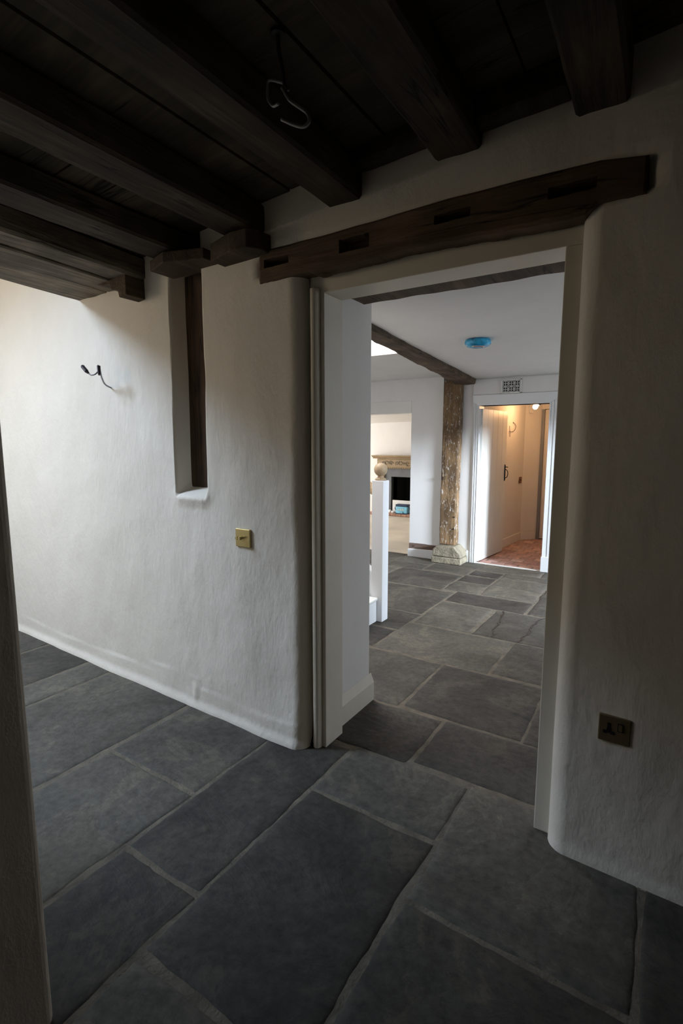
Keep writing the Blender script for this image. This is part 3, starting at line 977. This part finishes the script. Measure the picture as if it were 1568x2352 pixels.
# hall ceilings: right of the spine beam and left of it, stairwell left open
ZC, ZL = 2.032, 2.070
def cz(y):
    return -1.50 - (y - 2.6) * 0.128
mb = MB()
mb.prism([(cz(2.17) - 0.04, 2.17), (1.6, 2.17), (1.6, YF + .05), (cz(YF) - 0.06, YF + .05)], 'z', ZC, ZC + 0.03)
mb.prism([(-5.0, 3.88), (cz(3.88) - 0.05, 3.88), (cz(YF) - 0.05, YF + .05), (-5.0, YF + .05)], 'z', ZL, ZL + 0.25)
o = mb.build('ceiling_hall', M['plaster_hall'])
struct(o, 'low white plastered ceiling of the hall', 'ceiling')
# stairwell walls going up
g = MB()
g.box((-5.0, 3.90, 2.30), (-1.55, 4.0, 4.2)); g.prism([(cz(2.2) - 0.06, 2.2), (cz(2.2) + 0.05, 2.2), (cz(3.9) + 0.05, 3.92), (cz(3.9) - 0.06, 3.92)], 'z', 2.055, 4.2); g.box((-5.1, 2.2, 0), (-4.98, 5.6, 4.2))
o = g.build('wall_stairwell', M['plaster_hall'])
struct(o, 'bright white walls rising above the staircase', 'wall')
g = MB(); g.box((-5.1, 2.1, 4.1), (-1.5, 4.0, 4.2))
o = g.build('ceiling_stairwell', M['plaster_hall'])
struct(o, 'ceiling high above the stairwell out of view', 'ceiling')

# spine beam
o = timber('spine_beam', (-1.535, 2.28, 2.052), (-1.955, 5.56, 2.040), 0.12, 0.10, M['spine'], seed=51, wav=0.010, w1=0.21, h1=0.115, step=0.04)
tag(o, 'dark gnarled oak beam slanting across the hall ceiling to the top of the oak post', 'beam')

# oak post and pad stone
o = timber('oak_post', (-2.083, 5.515, 0.202), (-2.071, 5.515, 2.02), 0.185, 0.11, M['post'], seed=61, wav=0.007, w1=0.195, up=(0, 1, 0), cham=0.012, step=0.03)
tag(o, 'tall weathered oak post with white flecks against the far wall', 'post')
mb = MB()
for (x, z, r) in ((-1.995, 0.52, 0.008), (-2.000, 0.385, 0.008)):
    mb = MB()
    mb.lathe((x - .008, 5.456, z), [(r, 0), (r, 0.006), (0, 0.006)], 14, (0, -1, 0))
    mb.build('peg_hole', M['black'], o)
mb = MB()
mb.box((-2.165, 5.452, 0.93), (-2.140, 5.46, 0.97))
mb.build('notch', M['stud'], o)
mb = MB()
mb.prism([(-2.215, 0.075), (-2.215, 0.150), (-2.175, 0.190), (-1.965, 0.200), (-1.895, 0.125), (-1.885, 0.075)], 'y', 5.36, 5.585)
mb.prism([(-2.222, 0.0), (-2.222, 0.070), (-1.880, 0.072), (-1.872, 0.02), (-1.880, 0.0)], 'y', 5.345, 5.585)
o = mb.build('pad_stone', M['padstone'], bevel=0.012, segs=3)
tag(o, 'rough two-course pad stone under the oak post', 'stone')

# skirting left of post, with the sill timber showing above it
mb = MB()
mb.prism([(-2.585, 5.488), (-2.222, 5.488), (-2.222, 5.52), (-2.560, 5.52)], 'z', 0.0, 0.092)
o = mb.build('baseboard_back', M['paint_white'], bevel=0.004)
struct(o, 'short white skirting board left of the pad stone', 'skirting board')
o = timber('sill_timber', (-2.571, 5.525, 0.125), (-2.190, 5.525, 0.125), 0.05, 0.075, M['sill_timber'], seed=71, wav=0.009, step=0.02)
tag(o, 'ragged strip of brown sill timber showing above the short white skirting', 'timber')
mb = MB()
mb.box((-1.895, 5.568, 0), (-1.87, 5.60, 0.135)); mb.box((-0.97, 5.56, 0.0), (1.5, 5.60, 0.12))
o = mb.build('baseboard_back_right', M['paint_white'], bevel=0.003)
struct(o, 'white skirting along the far wall beside the small door', 'skirting board')

# casing head of the wide opening
g = MB(); g.box((-3.85, 5.498, 1.69), (-2.571, 5.52, 1.825))
o = g.build('trim_2', M['paint_offwhite'], bevel=0.003)
struct(o, 'plain offwhite head board over the opening to the fireplace room', 'trim')

# small door: casing
mb = MB()
steps = [(-1.872, 0.006), (-1.860, 0.012), (-1.848, 0.017), (-1.836, 0.011), (-1.826, 0.016), (-1.815, 0.010), (-1.800, 0.014)]
for (x, d), (x2, _) in zip(steps, steps[1:] + [(-1.795, 0)]):
    mb.box((x, 5.58 - d, 0), (x2 - 0.002, 5.60, 1.80))
steps = [(-1.078, 0.014), (-1.062, 0.009), (-1.030, 0.013), (-1.005, 0.008), (-0.985, 0.012)]
for (x, d), (x2, _) in zip(steps, steps[1:] + [(-0.965, 0)]):
    mb.box((x, 5.58 - d, 0), (x2 - 0.002, 5.60, 1.80))
mb.prism([(-1.872, 1.855), (-1.872, 1.790), (-1.800, 1.745), (-1.078, 1.745), (-0.990, 1.800), (-0.985, 1.855)], 'y', 5.562, 5.60)
mb.box((-1.085, 5.560, 0), (-0.965, 5.60, 0.16))
o = mb.build('trim_3', M['paint_white'], bevel=0.002)
struct(o, 'white moulded casing around the small far door', 'trim')
mb = MB(); mb.box((-1.870, 5.568, 1.862), (-0.975, 5.60, 2.022)); mb.box((-0.970, 5.570, 1.862), (-0.955, 5.60, 2.03))
o = mb.build('trim_4', M['plaster_hall'], bevel=0.002)
struct(o, 'white boxed panel between the small door casing and the ceiling', 'trim')
# door jambs within the wall
mb = MB(); mb.box((-1.815, 5.60, 0), (-1.797, 5.73, 1.76)); mb.box((-1.078, 5.60, 0), (-1.060, 5.73, 1.76)); mb.box((-1.815, 5.60, 1.745), (-1.06, 5.73, 1.77))
o = mb.build('trim_5', M['paint_white'])
struct(o, 'white jambs inside the small far doorway', 'door frame')

# vent grille
def vent():
    x0, x1, z0, z1 = -1.570, -1.358, 1.858, 2.003
    e = empty('vent_grille', ((x0 + x1) / 2, 5.566, z0), 'white fretwork air vent above the small far door', 'vent')
    mb = MB(); mb.box((x0 + .006, 5.562, z0 + .006), (x1 - .006, 5.567, z1 - .006)); mb.build('vent_backing', M['black'], e)
    mb = MB()
    bx0, bx1, bz0, bz1 = x0 + 0.015, x1 - 0.015, z0 + 0.012, z1 - 0.012
    for a, b_ in (((x0, z0), (x1, bz0)), ((x0, bz1), (x1, z1)), ((x0, z0), (bx0, z1)), ((bx1, z0), (x1, z1))):
        mb.box((a[0], 5.550, a[1]), (b_[0], 5.567, b_[1]))
    mb.build('vent_frame', M['plastic_white'], e, bevel=0.0015)
    mb = MB()
    cw, ch = (bx1 - bx0) / 3, (bz1 - bz0) / 2
    yf, yb = 5.555, 5.563
    def bar(p, q, t):
        p, q = Vector(p), Vector(q)
        d = (q - p).normalized(); n = Vector((-d.y, d.x)) * t / 2
        mb.prism([tuple(p - n), tuple(q - n), tuple(q + n), tuple(p + n)], 'y', yf, yb)
    for i in range(3):
        for j in range(2):
            cx, cz_ = bx0 + cw * (i + .5), bz0 + ch * (j + .5)
            R = min(cw, ch) / 2
            n = 20
            for k in range(n):
                a0, a1 = 2 * math.pi * k / n, 2 * math.pi * (k + 1) / n
                bar((cx + R * .96 * math.cos(a0), cz_ + R * .96 * math.sin(a0)), (cx + R * .96 * math.cos(a1), cz_ + R * .96 * math.sin(a1)), 0.0042)
            for k in range(4):
                a = math.pi / 2 * k
                bar((cx, cz_), (cx + R * .62 * math.cos(a), cz_ + R * .62 * math.sin(a)), 0.0045)
                tip = (cx + R * .62 * math.cos(a), cz_ + R * .62 * math.sin(a))
                for sg in (-1, 1):
                    bar(tip, (cx + R * math.cos(a + sg * .5), cz_ + R * math.sin(a + sg * .5)), 0.004)
                a2 = a + math.pi / 4
                bar((cx + R * 0.96 * math.cos(a2), cz_ + R * 0.96 * math.sin(a2)), (cx + R * 1.42 * math.cos(a2), cz_ + R * 1.42 * math.sin(a2)), 0.004)
    mb.build('fretwork', M['plastic_white'], e)
    adopt(e)
vent()

# smoke detector wrapped in blue film
e = empty('smoke_detector', (-1.150, 3.48, 2.032), 'round smoke detector wrapped in blue plastic on the hall ceiling', 'smoke detector')
def lump(c, prof, seg, amp, seed):
    mb = MB(); mb.lathe(c, prof, seg)
    for i, p in enumerate(mb.v):
        d = p - Vector(c)
        k = 1 + amp * nz(d.x * 30, d.y * 30, d.z * 40, 1, seed)
        mb.v[i] = Vector((c[0] + d.x * k, c[1] + d.y * k, p.z))
    return mb
lump((-1.150, 3.48, 2.0335), [(0.060, 0), (0.080, -0.004), (0.087, -0.016), (0.086, -0.030), (0.074, -0.044), (0.050, -0.051), (0.0, -0.053)], 40, 0.05, 3).build('blue_cover', M['blue_film'], e, smooth=True)
mb = MB()
mb.prism([(-0.048, -0.068), (0.030, -0.068), (0.030, -0.022), (-0.048, -0.022)], 'z', -0.0022, 0)
lb = mb.build('paper_label', M['paper'], e)
lb.location = (-1.150 + 0.012, 3.468, 2.0335 - 0.0555)
lb.rotation_euler = (0.02, 0.03, 0.45)
mb = MB()
for k in range(5):
    mb.box((-0.042, -0.064 + k * 0.008, -0.0030), (0.018 + 0.008 * (k % 2), -0.061 + k * 0.008, -0.002))
mb.build('label_print', M['ink'], lb)
adopt(e)

# ------------------------------------------------------------------ staircase
e = empty('staircase', (-1.80, 2.8, 0), 'white staircase with ball topped newel rising to the left in the hall', 'staircase')
RI, GO, SX = 0.189, 0.262, -1.805
for k in range(9):
    xk = SX - k * GO
    mb = MB(); mb.box((xk - 0.02, 2.26, k * RI), (xk, 3.30, (k + 1) * RI - 0.022)); mb.build('riser', M['paint_white'], e)
    zt = (k + 1) * RI
    mb = MB(); mb.prism([(xk + 0.022, 2.26), (xk + 0.022, 3.262), (xk + 0.012, 3.30), (xk - GO - 0.01, 3.30), (xk - GO - 0.01, 2.26)], 'z', zt - 0.022, zt)
    tr = mb.build('tread', M['paint_offwhite'], e, bevel=0.008, segs=3)
    mb = MB(); mb.box((xk - GO, 2.3, zt), (xk - 0.01, 3.10, zt + 0.0015)); mb.build('bare_wood_strip', M['grey_stair_wood'], tr)
# string on the far side of the flight
mb = MB()
sl = RI / GO
pts = [(-1.832, 0.0), (-1.832, 0.33), (-1.845, 0.36), (-4.1, 0.36 + 2.255 * sl), (-4.1, 1.5), (-2.2, 0.0)]
mb.prism(pts, 'y', 3.325, 3.362)
mb.prism([(-1.834, 0.335), (-1.834, 0.362), (-4.1, 0.385 + 2.255 * sl), (-4.1, 0.355 + 2.255 * sl)], 'y', 3.312, 3.375)
mb.build('string_board', M['paint_white'], e)
# newel
mb = MB(); mb.box((-1.853, 3.302, 0), (-1.758, 3.397, 1.072))
nw = mb.build('newel_post', M['paint_white'], e, bevel=0.004)
mb = MB()
c = (-1.8055, 3.3495, 1.072)
prof = [(0.040, 0), (0.043, 0.004), (0.040, 0.012), (0.026, 0.020), (0.020, 0.028), (0.020, 0.031)]
R = 0.050
for k in range(1, 24):
    a = -math.pi / 2 + 0.38 + (math.pi - 0.38) * k / 23
    prof.append((R * math.cos(a), 0.079 + R * math.sin(a)))
mb.lathe(c, prof, 36)
mb.build('ball_finial', M['ball_oak'], nw, smooth=True)
# handrail and balusters
d = Vector((-1, 0, sl)).normalized()
mb = MB()
prof = [(-0.024, -0.030), (0.024, -0.030), (0.030, -0.012), (0.030, 0.010), (0.018, 0.030), (-0.018, 0.030), (-0.030, 0.010), (-0.030, -0.012)]
a = Vector((-1.85, 3.3495, 0.985)); b_ = a + d * 2.7
up = Vector((sl, 0, 1)).normalized()
v = [p + Vector((0, q[0], 0)) + up * q[1] for p in (a, b_) for q in prof]
n = len(prof)
mb.add(v, [tuple(range(n))[::-1], tuple(range(n, 2 * n))] + [(i, (i + 1) % n, n + (i + 1) % n, n + i) for i in range(n)])
mb.build('handrail', M['light_oak'], e, bevel=0.004)
for k in range(14):
    x = -2.03 - k * 0.131
    z0 = 0.37 - (x + 1.845) * sl
    mb = MB(); mb.box((x - 0.014, 3.335, z0 - 0.01), (x + 0.014, 3.364, z0 + 0.60)); mb.build('baluster', M['paint_white'], e)
adopt(e)

# ------------------------------------------------------------------ passage behind the small door
mb = MB()
mb.prism([(-1.86, 5.70), (-1.838, 5.70), (-1.709, 7.27), (-1.545, 7.47), (-1.50, 7.50), (-1.50, 7.65), (-2.0, 7.65)], 'z', 0, 2.0)
o = mb.build('wall_passage', M['plaster_warm'])
struct(o, 'lamplit left and end walls of the passage', 'wall')
g = MB(); g.box((-1.50, 7.56, 0), (-0.5, 7.7, 2.0)); g.box((-0.95, 5.71, 0), (-0.85, 7.6, 2.0))
o = g.build('wall_passage_right', M['plaster_warm'])
struct(o, 'right wall of the passage out of view', 'wall')
g = MB(); g.box((-2.1, 5.70, 1.93), (-0.5, 7.7, 2.0))
o = g.build('ceiling_passage', M['plaster_warm'])
struct(o, 'low ceiling of the passage', 'ceiling')
mb = MB()
def sk(p, q, h=0.115, t=0.016):
    p, q = Vector(p), Vector(q); d = (q - p).normalized(); n = Vector((d.y, -d.x)) * t
    mb.prism([tuple(p), tuple(q), tuple(q + n), tuple(p + n)], 'z', 0, h)
sk((-1.838, 5.72), (-1.711, 7.262)); sk((-1.711, 7.262), (-1.552, 7.458))
o = mb.build('baseboard_passage', M['plaster_warm'], bevel=0.003)
struct(o, 'cream skirting board along the passage walls', 'skirting board')

# open door leaf
e = empty('door_1', (-1.79, 5.62, 0), 'small white boarded door standing open into the passage', 'door', kind='structure')
dv = Vector((-1.716 + 1.788, 6.365 - 5.625, 0)).normalized()
nv = Vector((dv.y, -dv.x, 0))
W_ = 0.742
mb = MB()
nb = 5
for k in range(nb):
    a0, a1 = W_ * k / nb + 0.0012, W_ * (k + 1) / nb - 0.0012
    p = [Vector((-1.788, 5.625, 0)) + dv * s_ + nv * t_ for s_, t_ in ((a0, -0.012), (a1, -0.012), (a1, 0.0135), (a1 - 0.002, 0.015), (a0 + 0.002, 0.015), (a0, 0.0135))]
    mb.prism([(q.x, q.y) for q in p], 'z', 0.012, 1.715)
lf = mb.build('door_leaf', M['paint_offwhite'], e)
H0 = Vector((-1.788, 5.625, 0)) + dv * (W_ - 0.035) + nv * 0.015
mb = MB()
def hp(s_, n_, z): return H0 + dv * s_ + nv * n_ + Vector((0, 0, z))
mb.tube([hp(0, 0.003, 0.885), hp(0, 0.004, 0.90), hp(0, 0.004, 1.07), hp(0, 0.003, 1.085)], [0.004, 0.0085, 0.0085, 0.004], 10)
mb.tube(curve([hp(0, 0.006, 0.918), hp(0.0, 0.030, 0.930), hp(0.0, 0.042, 0.965), hp(0.0, 0.036, 1.005), hp(0, 0.006, 1.030)], 5), 0.0048, 8)
mb.tube(curve([hp(0, 0.006, 1.048), hp(0.0, 0.022, 1.055), hp(0.0, 0.040, 1.050)], 4), 0.005, 8)
mb.build('latch_handle', M['iron'], lf)
for z in (0.32, 1.45):
    mb = MB(); mb.box((-1.800, 5.60, z), (-1.785, 5.635, z + 0.09)); mb.build('hinge', M['plastic_white'], e, bevel=0.001)
adopt(e)

# second door at the end of the passage
e = empty('door_2', (-1.50, 7.49, 0), 'boarded door with grey edge at the far end of the passage', 'door', kind='structure')
mb = MB(); mb.box((-1.540, 7.462, 0), (-1.500, 7.475, 1.795)); mb.build('door_edge', M['grey_edge'], e)
mb = MB()
for k in range(5):
    mb.box((-1.497 + k * 0.11, 7.485 + 0.0, 0.012), (-1.497 + k * 0.11 + 0.107, 7.52, 1.79))
mb.build('door_leaf', M['plaster_warm'], e, bevel=0.002)
adopt(e)
mb = MB(); mb.box((-1.54, 7.475, 1.80), (-0.95, 7.6, 1.93))
o = mb.build('trim_6', M['plaster_warm'])
struct(o, 'header above the far passage door', 'trim')

# fittings in the passage
e = empty('door_chime_box', (-1.66, 7.33, 1.745), 'small cream plastic box high in the corner of the passage', 'box')
mb = MB(); mb.box((-0.030, -0.030, 0), (0.030, 0.0, 0.135)); c_ = mb.build('case', M['plastic_white'], e, bevel=0.006)
c_.rotation_euler = (0, 0, math.atan2(0.2, 0.164))
mb = MB(); mb.box((-0.012, -0.033, 0.02), (0.016, -0.029, 0.045)); c2 = mb.build('button', M['paint_offwhite'], c_)
e = empty('passage_switch', (-1.712, 7.15, 0.80), 'bronze switch plate on the left wall of the passage near the corner', 'light switch')
th = math.atan2(1.57, 0.129)
mb = MB(); mb.box((-0.042, -0.008, 0), (0.042, 0, 0.088)); c_ = mb.build('plate', M['copper'], e, bevel=0.002)
c_.rotation_euler = (0, 0, th)
mb = MB(); mb.lathe((0, -0.008, 0.044), [(0.008, 0), (0.008, 0.012), (0, 0.012)], 14, (0, -1, 0)); mb.build('knob', M['copper'], c_)
e = empty('passage_wall_cable', (-1.75, 6.75, 1.57), 'thin dark cable end curling from the left wall of the passage', 'cable')
mb = MB()
mb.lathe((-1.752, 6.80, 1.60), [(0.019, 0), (0.019, 0.004), (0, 0.005)], 16, (1, -0.08, 0)); mb.build('cable_hole', M['black'], e)
mb = MB()
mb.tube(curve([(-1.750, 6.80, 1.60), (-1.738, 6.815, 1.595), (-1.730, 6.86, 1.57), (-1.730, 6.86, 1.53), (-1.735, 6.80, 1.495), (-1.742, 6.70, 1.485), (-1.750, 6.64, 1.49)], 5), 0.0032, 8)
mb.tube(curve([(-1.748, 6.635, 1.555), (-1.745, 6.64, 1.50), (-1.744, 6.65, 1.44), (-1.745, 6.655, 1.42)], 4), 0.003, 8)
mb.build('cable', M['dark_rubber'], e, smooth=True)
adopt(e)
# hanging bulb
e = empty('light_bulb', (-1.455, 6.7, 1.93), 'lit bare bulb on a short flex at the ceiling of the passage', 'light bulb')
ax = Vector((0.80, 0.2, 0.55)).normalized()
c = Vector((-1.463, 6.70, 1.785))
prof = []
for k in range(14):
    a = -math.pi / 2 + 2.55 * k / 13
    prof.append((0.031 * math.cos(a), 0.031 * math.sin(a)))
prof += [(0.014, 0.034), (0.013, 0.046)]
mb = MB(); mb.lathe(c, prof, 24, ax); bb = mb.build('bulb_glass', M['bulb'], e, smooth=True)
mb = MB(); mb.lathe(c, [(0.014, 0.044), (0.016, 0.048), (0.016, 0.066), (0.006, 0.074), (0, 0.075)], 18, ax); mb.build('lamp_holder', M['black'], e)
tip = c + ax * 0.072
mb = MB(); mb.tube(curve([tip, tip + ax * 0.03 + Vector((0, 0, .01)), tip + Vector((0.02, 0.005, 0.07)), Vector((tip.x + 0.01, tip.y, 1.94))], 5), 0.0035, 8); mb.build('flex', M['black'], e, smooth=True)
adopt(e)
pl = D.lights.new('bulb_light', 'POINT')
pl.energy = 5.5
pl.color = (1.0, 0.53, 0.23)
pl.shadow_soft_size = 0.035
po = D.objects.new('bulb_light', pl)
po.location = (-1.463 - 0.01, 6.66, 1.745)
COL.objects.link(po)

# ------------------------------------------------------------------ fireplace room
g = MB()
g.box((-7.0, 8.6, 0), (-4.36, 8.75, 2.1)); g.box((-2.75, 8.6, 0), (-2.2, 8.75, 2.1)); g.box((-4.36, 8.6, 0.715), (-2.75, 8.75, 2.1))
g.box((-7.1, 5.7, 0), (-6.95, 8.7, 0.25)); g.box((-7.1, 5.7, 0.25), (-6.95, 5.85, 1.7)); g.box((-7.1, 8.3, 0.25), (-6.95, 8.7, 1.7)); g.box((-7.1, 5.7, 1.7), (-6.95, 8.7, 2.1))
g.box((-2.3, 5.7, 0), (-2.2, 8.7, 2.1)); g.box((-7.0, 5.6, 0), (-5.0, 5.71, 2.1))
o = g.build('wall_fire_room', M['plaster_warm'])
struct(o, 'bright cream walls of the fireplace room', 'wall')
mb = MB()
mb.add([(-7.1, 5.70, 1.80), (-2.2, 5.70, 1.80), (-2.2, 8.62, 1.76), (-7.1, 8.62, 1.66), (-7.1, 5.70, 1.9), (-2.2, 5.70, 1.9), (-2.2, 8.7, 1.9), (-7.1, 8.7, 1.9)],
       [(0, 1, 2, 3), (4, 7, 6, 5), (0, 4, 5, 1), (1, 5, 6, 2), (2, 6, 7, 3), (3, 7, 4, 0)])
o = mb.build('ceiling_fire_room', M['plaster_warm'])
struct(o, 'low ceiling of the fireplace room', 'ceiling')

e = empty('fireplace', (-3.55, 8.5, 0), 'pale carved chimneypiece with grey slate slips and black opening', 'fireplace')
mb = MB(); mb.box((-4.36, 8.72, 0), (-2.75, 9.2, 0.72)); 
mb = MB()
mb.box((-4.36, 9.15, 0), (-2.75, 9.2, 0.75)); mb.box((-4.40, 8.58, 0), (-4.36, 9.2, 0.75)); mb.box((-2.75, 8.58, 0), (-2.71, 9.2, 0.75)); mb.box((-4.40, 8.74, 0.72), (-2.71, 9.2, 0.76)); mb.box((-4.40, 8.60, 0.0), (-2.71, 9.2, 0.055))
mb.build('firebox', M['soot'], e)
mb = MB()
mb.box((-4.52, 8.555, 0.715), (-2.59, 8.60, 0.90)); mb.box((-4.52, 8.555, 0.0), (-4.385, 8.60, 0.72)); mb.box((-2.72, 8.555, 0.0), (-2.59, 8.60, 0.72))
mb.build('slate_slip', M['slate'], e, bevel=0.003)
mb = MB()
mb.box((-4.66, 8.52, 0.0), (-4.52, 8.60, 0.87)); mb.build('pilaster', M['mantel'], e, bevel=0.004)
mb = MB(); mb.box((-2.59, 8.52, 0.0), (-2.45, 8.60, 0.87)); mb.build('pilaster', M['mantel'], e, bevel=0.004)
mb = MB(); mb.box((-4.66, 8.50, 0.878), (-2.45, 8.60, 1.055)); mb.build('frieze', M['mantel'], e, bevel=0.003)
mb = MB()
mb.prism([(8.60, 1.050), (8.495, 1.050), (8.485, 1.068), (8.455, 1.078), (8.430, 1.098), (8.415, 1.098), (8.415, 1.112), (8.60, 1.112)], 'x', -4.745, -2.365)
mb.build('mantel_shelf', M['mantel'], e, bevel=0.002)
mb = MB()
x = -4.64
while x < -2.47:
    mb.box((x, 8.487, 1.037), (x + 0.020, 8.502, 1.050))
    x += 0.034
mb.build('dentil_moulding', M['mantel'], e)
mb = MB()
x = -4.65
while x < -2.47:
    mb.prism([(x, 0.895), (x + 0.030, 0.895), (x + 0.022, 0.868), (x + 0.008, 0.868)], 'y', 8.485, 8.505)
    x += 0.040
mb.build('bead_moulding', M['mantel'], e)
random.seed(5)
for (x0, x1) in ((-4.55, -4.33), (-4.28, -4.02), (-3.95, -3.70), (-3.62, -3.35), (-3.3, -3.05), (-2.98, -2.75)):
    mb = MB()
    n = 4
    for k in range(n):
        cx = x0 + (x1 - x0) * (k + .5) / n
        rr = 0.030 + 0.012 * math.sin(k * 2.1)
        sg = 1 if k % 2 else -1
        mb.tube([(cx + sg * rr * math.cos(a_) * (1 - a_ / 9), 8.494, 0.965 + rr * 1.2 * math.sin(a_) * (1 - a_ / 9)) for a_ in [i * 0.5 for i in range(11)]], 0.0075, 6)
    for k in range(5):
        cx = random.uniform(x0, x1); cz_ = random.uniform(0.925, 1.01)
        mb.lathe((cx, 8.50, cz_), [(0.012, 0), (0.010, 0.008), (0.0, 0.012)], 8, (0, -1, 0))
    mb.build('carved_panel', M['carving'], e)
adopt(e)
e = tag(link('hearth', *(lambda m_: (m_.v, m_.f))(MB().prism([(-4.75, 8.385), (-2.4, 8.385), (-2.4, 8.515), (-2.60, 8.515), (-2.60, 8.55), (-4.51, 8.55), (-4.51, 8.515), (-4.75, 8.515)], 'z', 0, 0.055)), M['brick'], bevel=0.008), 'low reddish brick hearth in front of the chimneypiece', 'hearth')
mb = MB()
x = -4.75
k = 0
while x < -2.42:
    mb.box((x + 0.004, 8.378, 0.006), (x + 0.106, 8.395, 0.050)); x += 0.11
mb.build('brick_edging', M['brick'], e, bevel=0.004)
mb = MB(); mb.box((-4.34, 8.525, 0.056), (-2.85, 8.543, 0.285))
o = mb.build('white_board', M['paper'], bevel=0.003)
tag(o, 'low white board standing across the fireplace opening', 'board')

# cooler bag
e = empty('cooler_bag', (-4.09, 8.45, 0.058), 'small light blue cooler bag with navy lid and strap on the hearth', 'bag')
mb = MB(); mb.box((-4.210, 8.395, 0.058), (-3.975, 8.515, 0.190)); mb.build('bag_body', M['bag_blue'], e, bevel=0.020, segs=4)
mb = MB(); mb.box((-4.213, 8.392, 0.186), (-3.972, 8.518, 0.226)); mb.build('bag_lid', M['bag_navy'], e, bevel=0.012, segs=3)
mb = MB(); mb.box((-4.195, 8.375, 0.062), (-4.055, 8.400, 0.100)); mb.build('front_pocket', M['bag_blue'], e, bevel=0.010, segs=3)
mb = MB(); mb.box((-4.212, 8.372, 0.055), (-3.985, 8.51, 0.064)); mb.build('bag_base', M['bag_navy'], e, bevel=0.003)
mb = MB()
for k, (xo, h) in enumerate(((0, .03), (.022, .022), (.05, .034), (.066, .026), (.09, .04), (.112, .028))):
    mb.box((-4.165 + xo, 8.3925, 0.112), (-4.155 + xo, 8.396, 0.112 + h))
mb.build('printed_lettering', M['cream_cloth'], e)
mb = MB()
def strap(pts):
    c = curve(pts, 5)
    v, f = [], []
    for p in c:
        v += [p + Vector((0, -0.014, 0)), p + Vector((0, 0.014, 0)), p + Vector((0.003, 0.014, 0.003)), p + Vector((0.003, -0.014, 0.003))]
    for i in range(len(c) - 1):
        for k in range(4):
            f.append((i * 4 + k, i * 4 + (k + 1) % 4, (i + 1) * 4 + (k + 1) % 4, (i + 1) * 4 + k))
    mb.add(v, f)
strap([(-3.976, 8.45, 0.200), (-3.955, 8.44, 0.170), (-3.935, 8.43, 0.115), (-3.938, 8.42, 0.075), (-3.965, 8.41, 0.062), (-4.02, 8.40, 0.064)])
mb.build('shoulder_strap', M['bag_navy'], e)
mb = MB()
strap([(-4.212, 8.45, 0.195), (-4.235, 8.44, 0.170), (-4.242, 8.44, 0.145), (-4.225, 8.44, 0.110), (-4.208, 8.44, 0.085)])
mb.build('side_strap', M['bag_navy'], e)
adopt(e)
# crumpled white cloth beside it
mb = MB()
mb.lathe((-4.355, 8.47, 0.056), [(0.030, 0), (0.036, 0.012), (0.026, 0.036), (0.010, 0.052), (0, 0.056)], 18)
for i, p in enumerate(mb.v):
    mb.v[i] = Vector((p.x + 0.016 * nz(p.x * 30, p.y * 30, p.z * 30, 1, 2), p.y + 0.012 * nz(p.x * 30, p.y * 30, p.z * 30, 1, 8), max(0.056, p.z + 0.012 * nz(p.x * 40, p.y * 40, p.z * 30, 1, 5))))
o = mb.build('crumpled_tissue', M['paper'], smooth=True)
tag(o, 'crumpled white tissue on the hearth left of the cooler bag', 'tissue')
mb = MB()
mb.lathe((-4.290, 8.46, 0.056), [(0.036, 0), (0.040, 0.010), (0.028, 0.026), (0, 0.030)], 18)
for i, p in enumerate(mb.v):
    mb.v[i] = Vector((p.x + 0.018 * nz(p.x * 30, p.y * 30, p.z * 30, 1, 12), p.y, max(0.056, p.z + 0.010 * nz(p.x * 40, p.y * 40, p.z * 30, 1, 15))))
o = mb.build('crumpled_tissue', M['paper'], smooth=True)
tag(o, 'flatter crumpled white tissue between the cooler bag and the taller tissue', 'tissue')
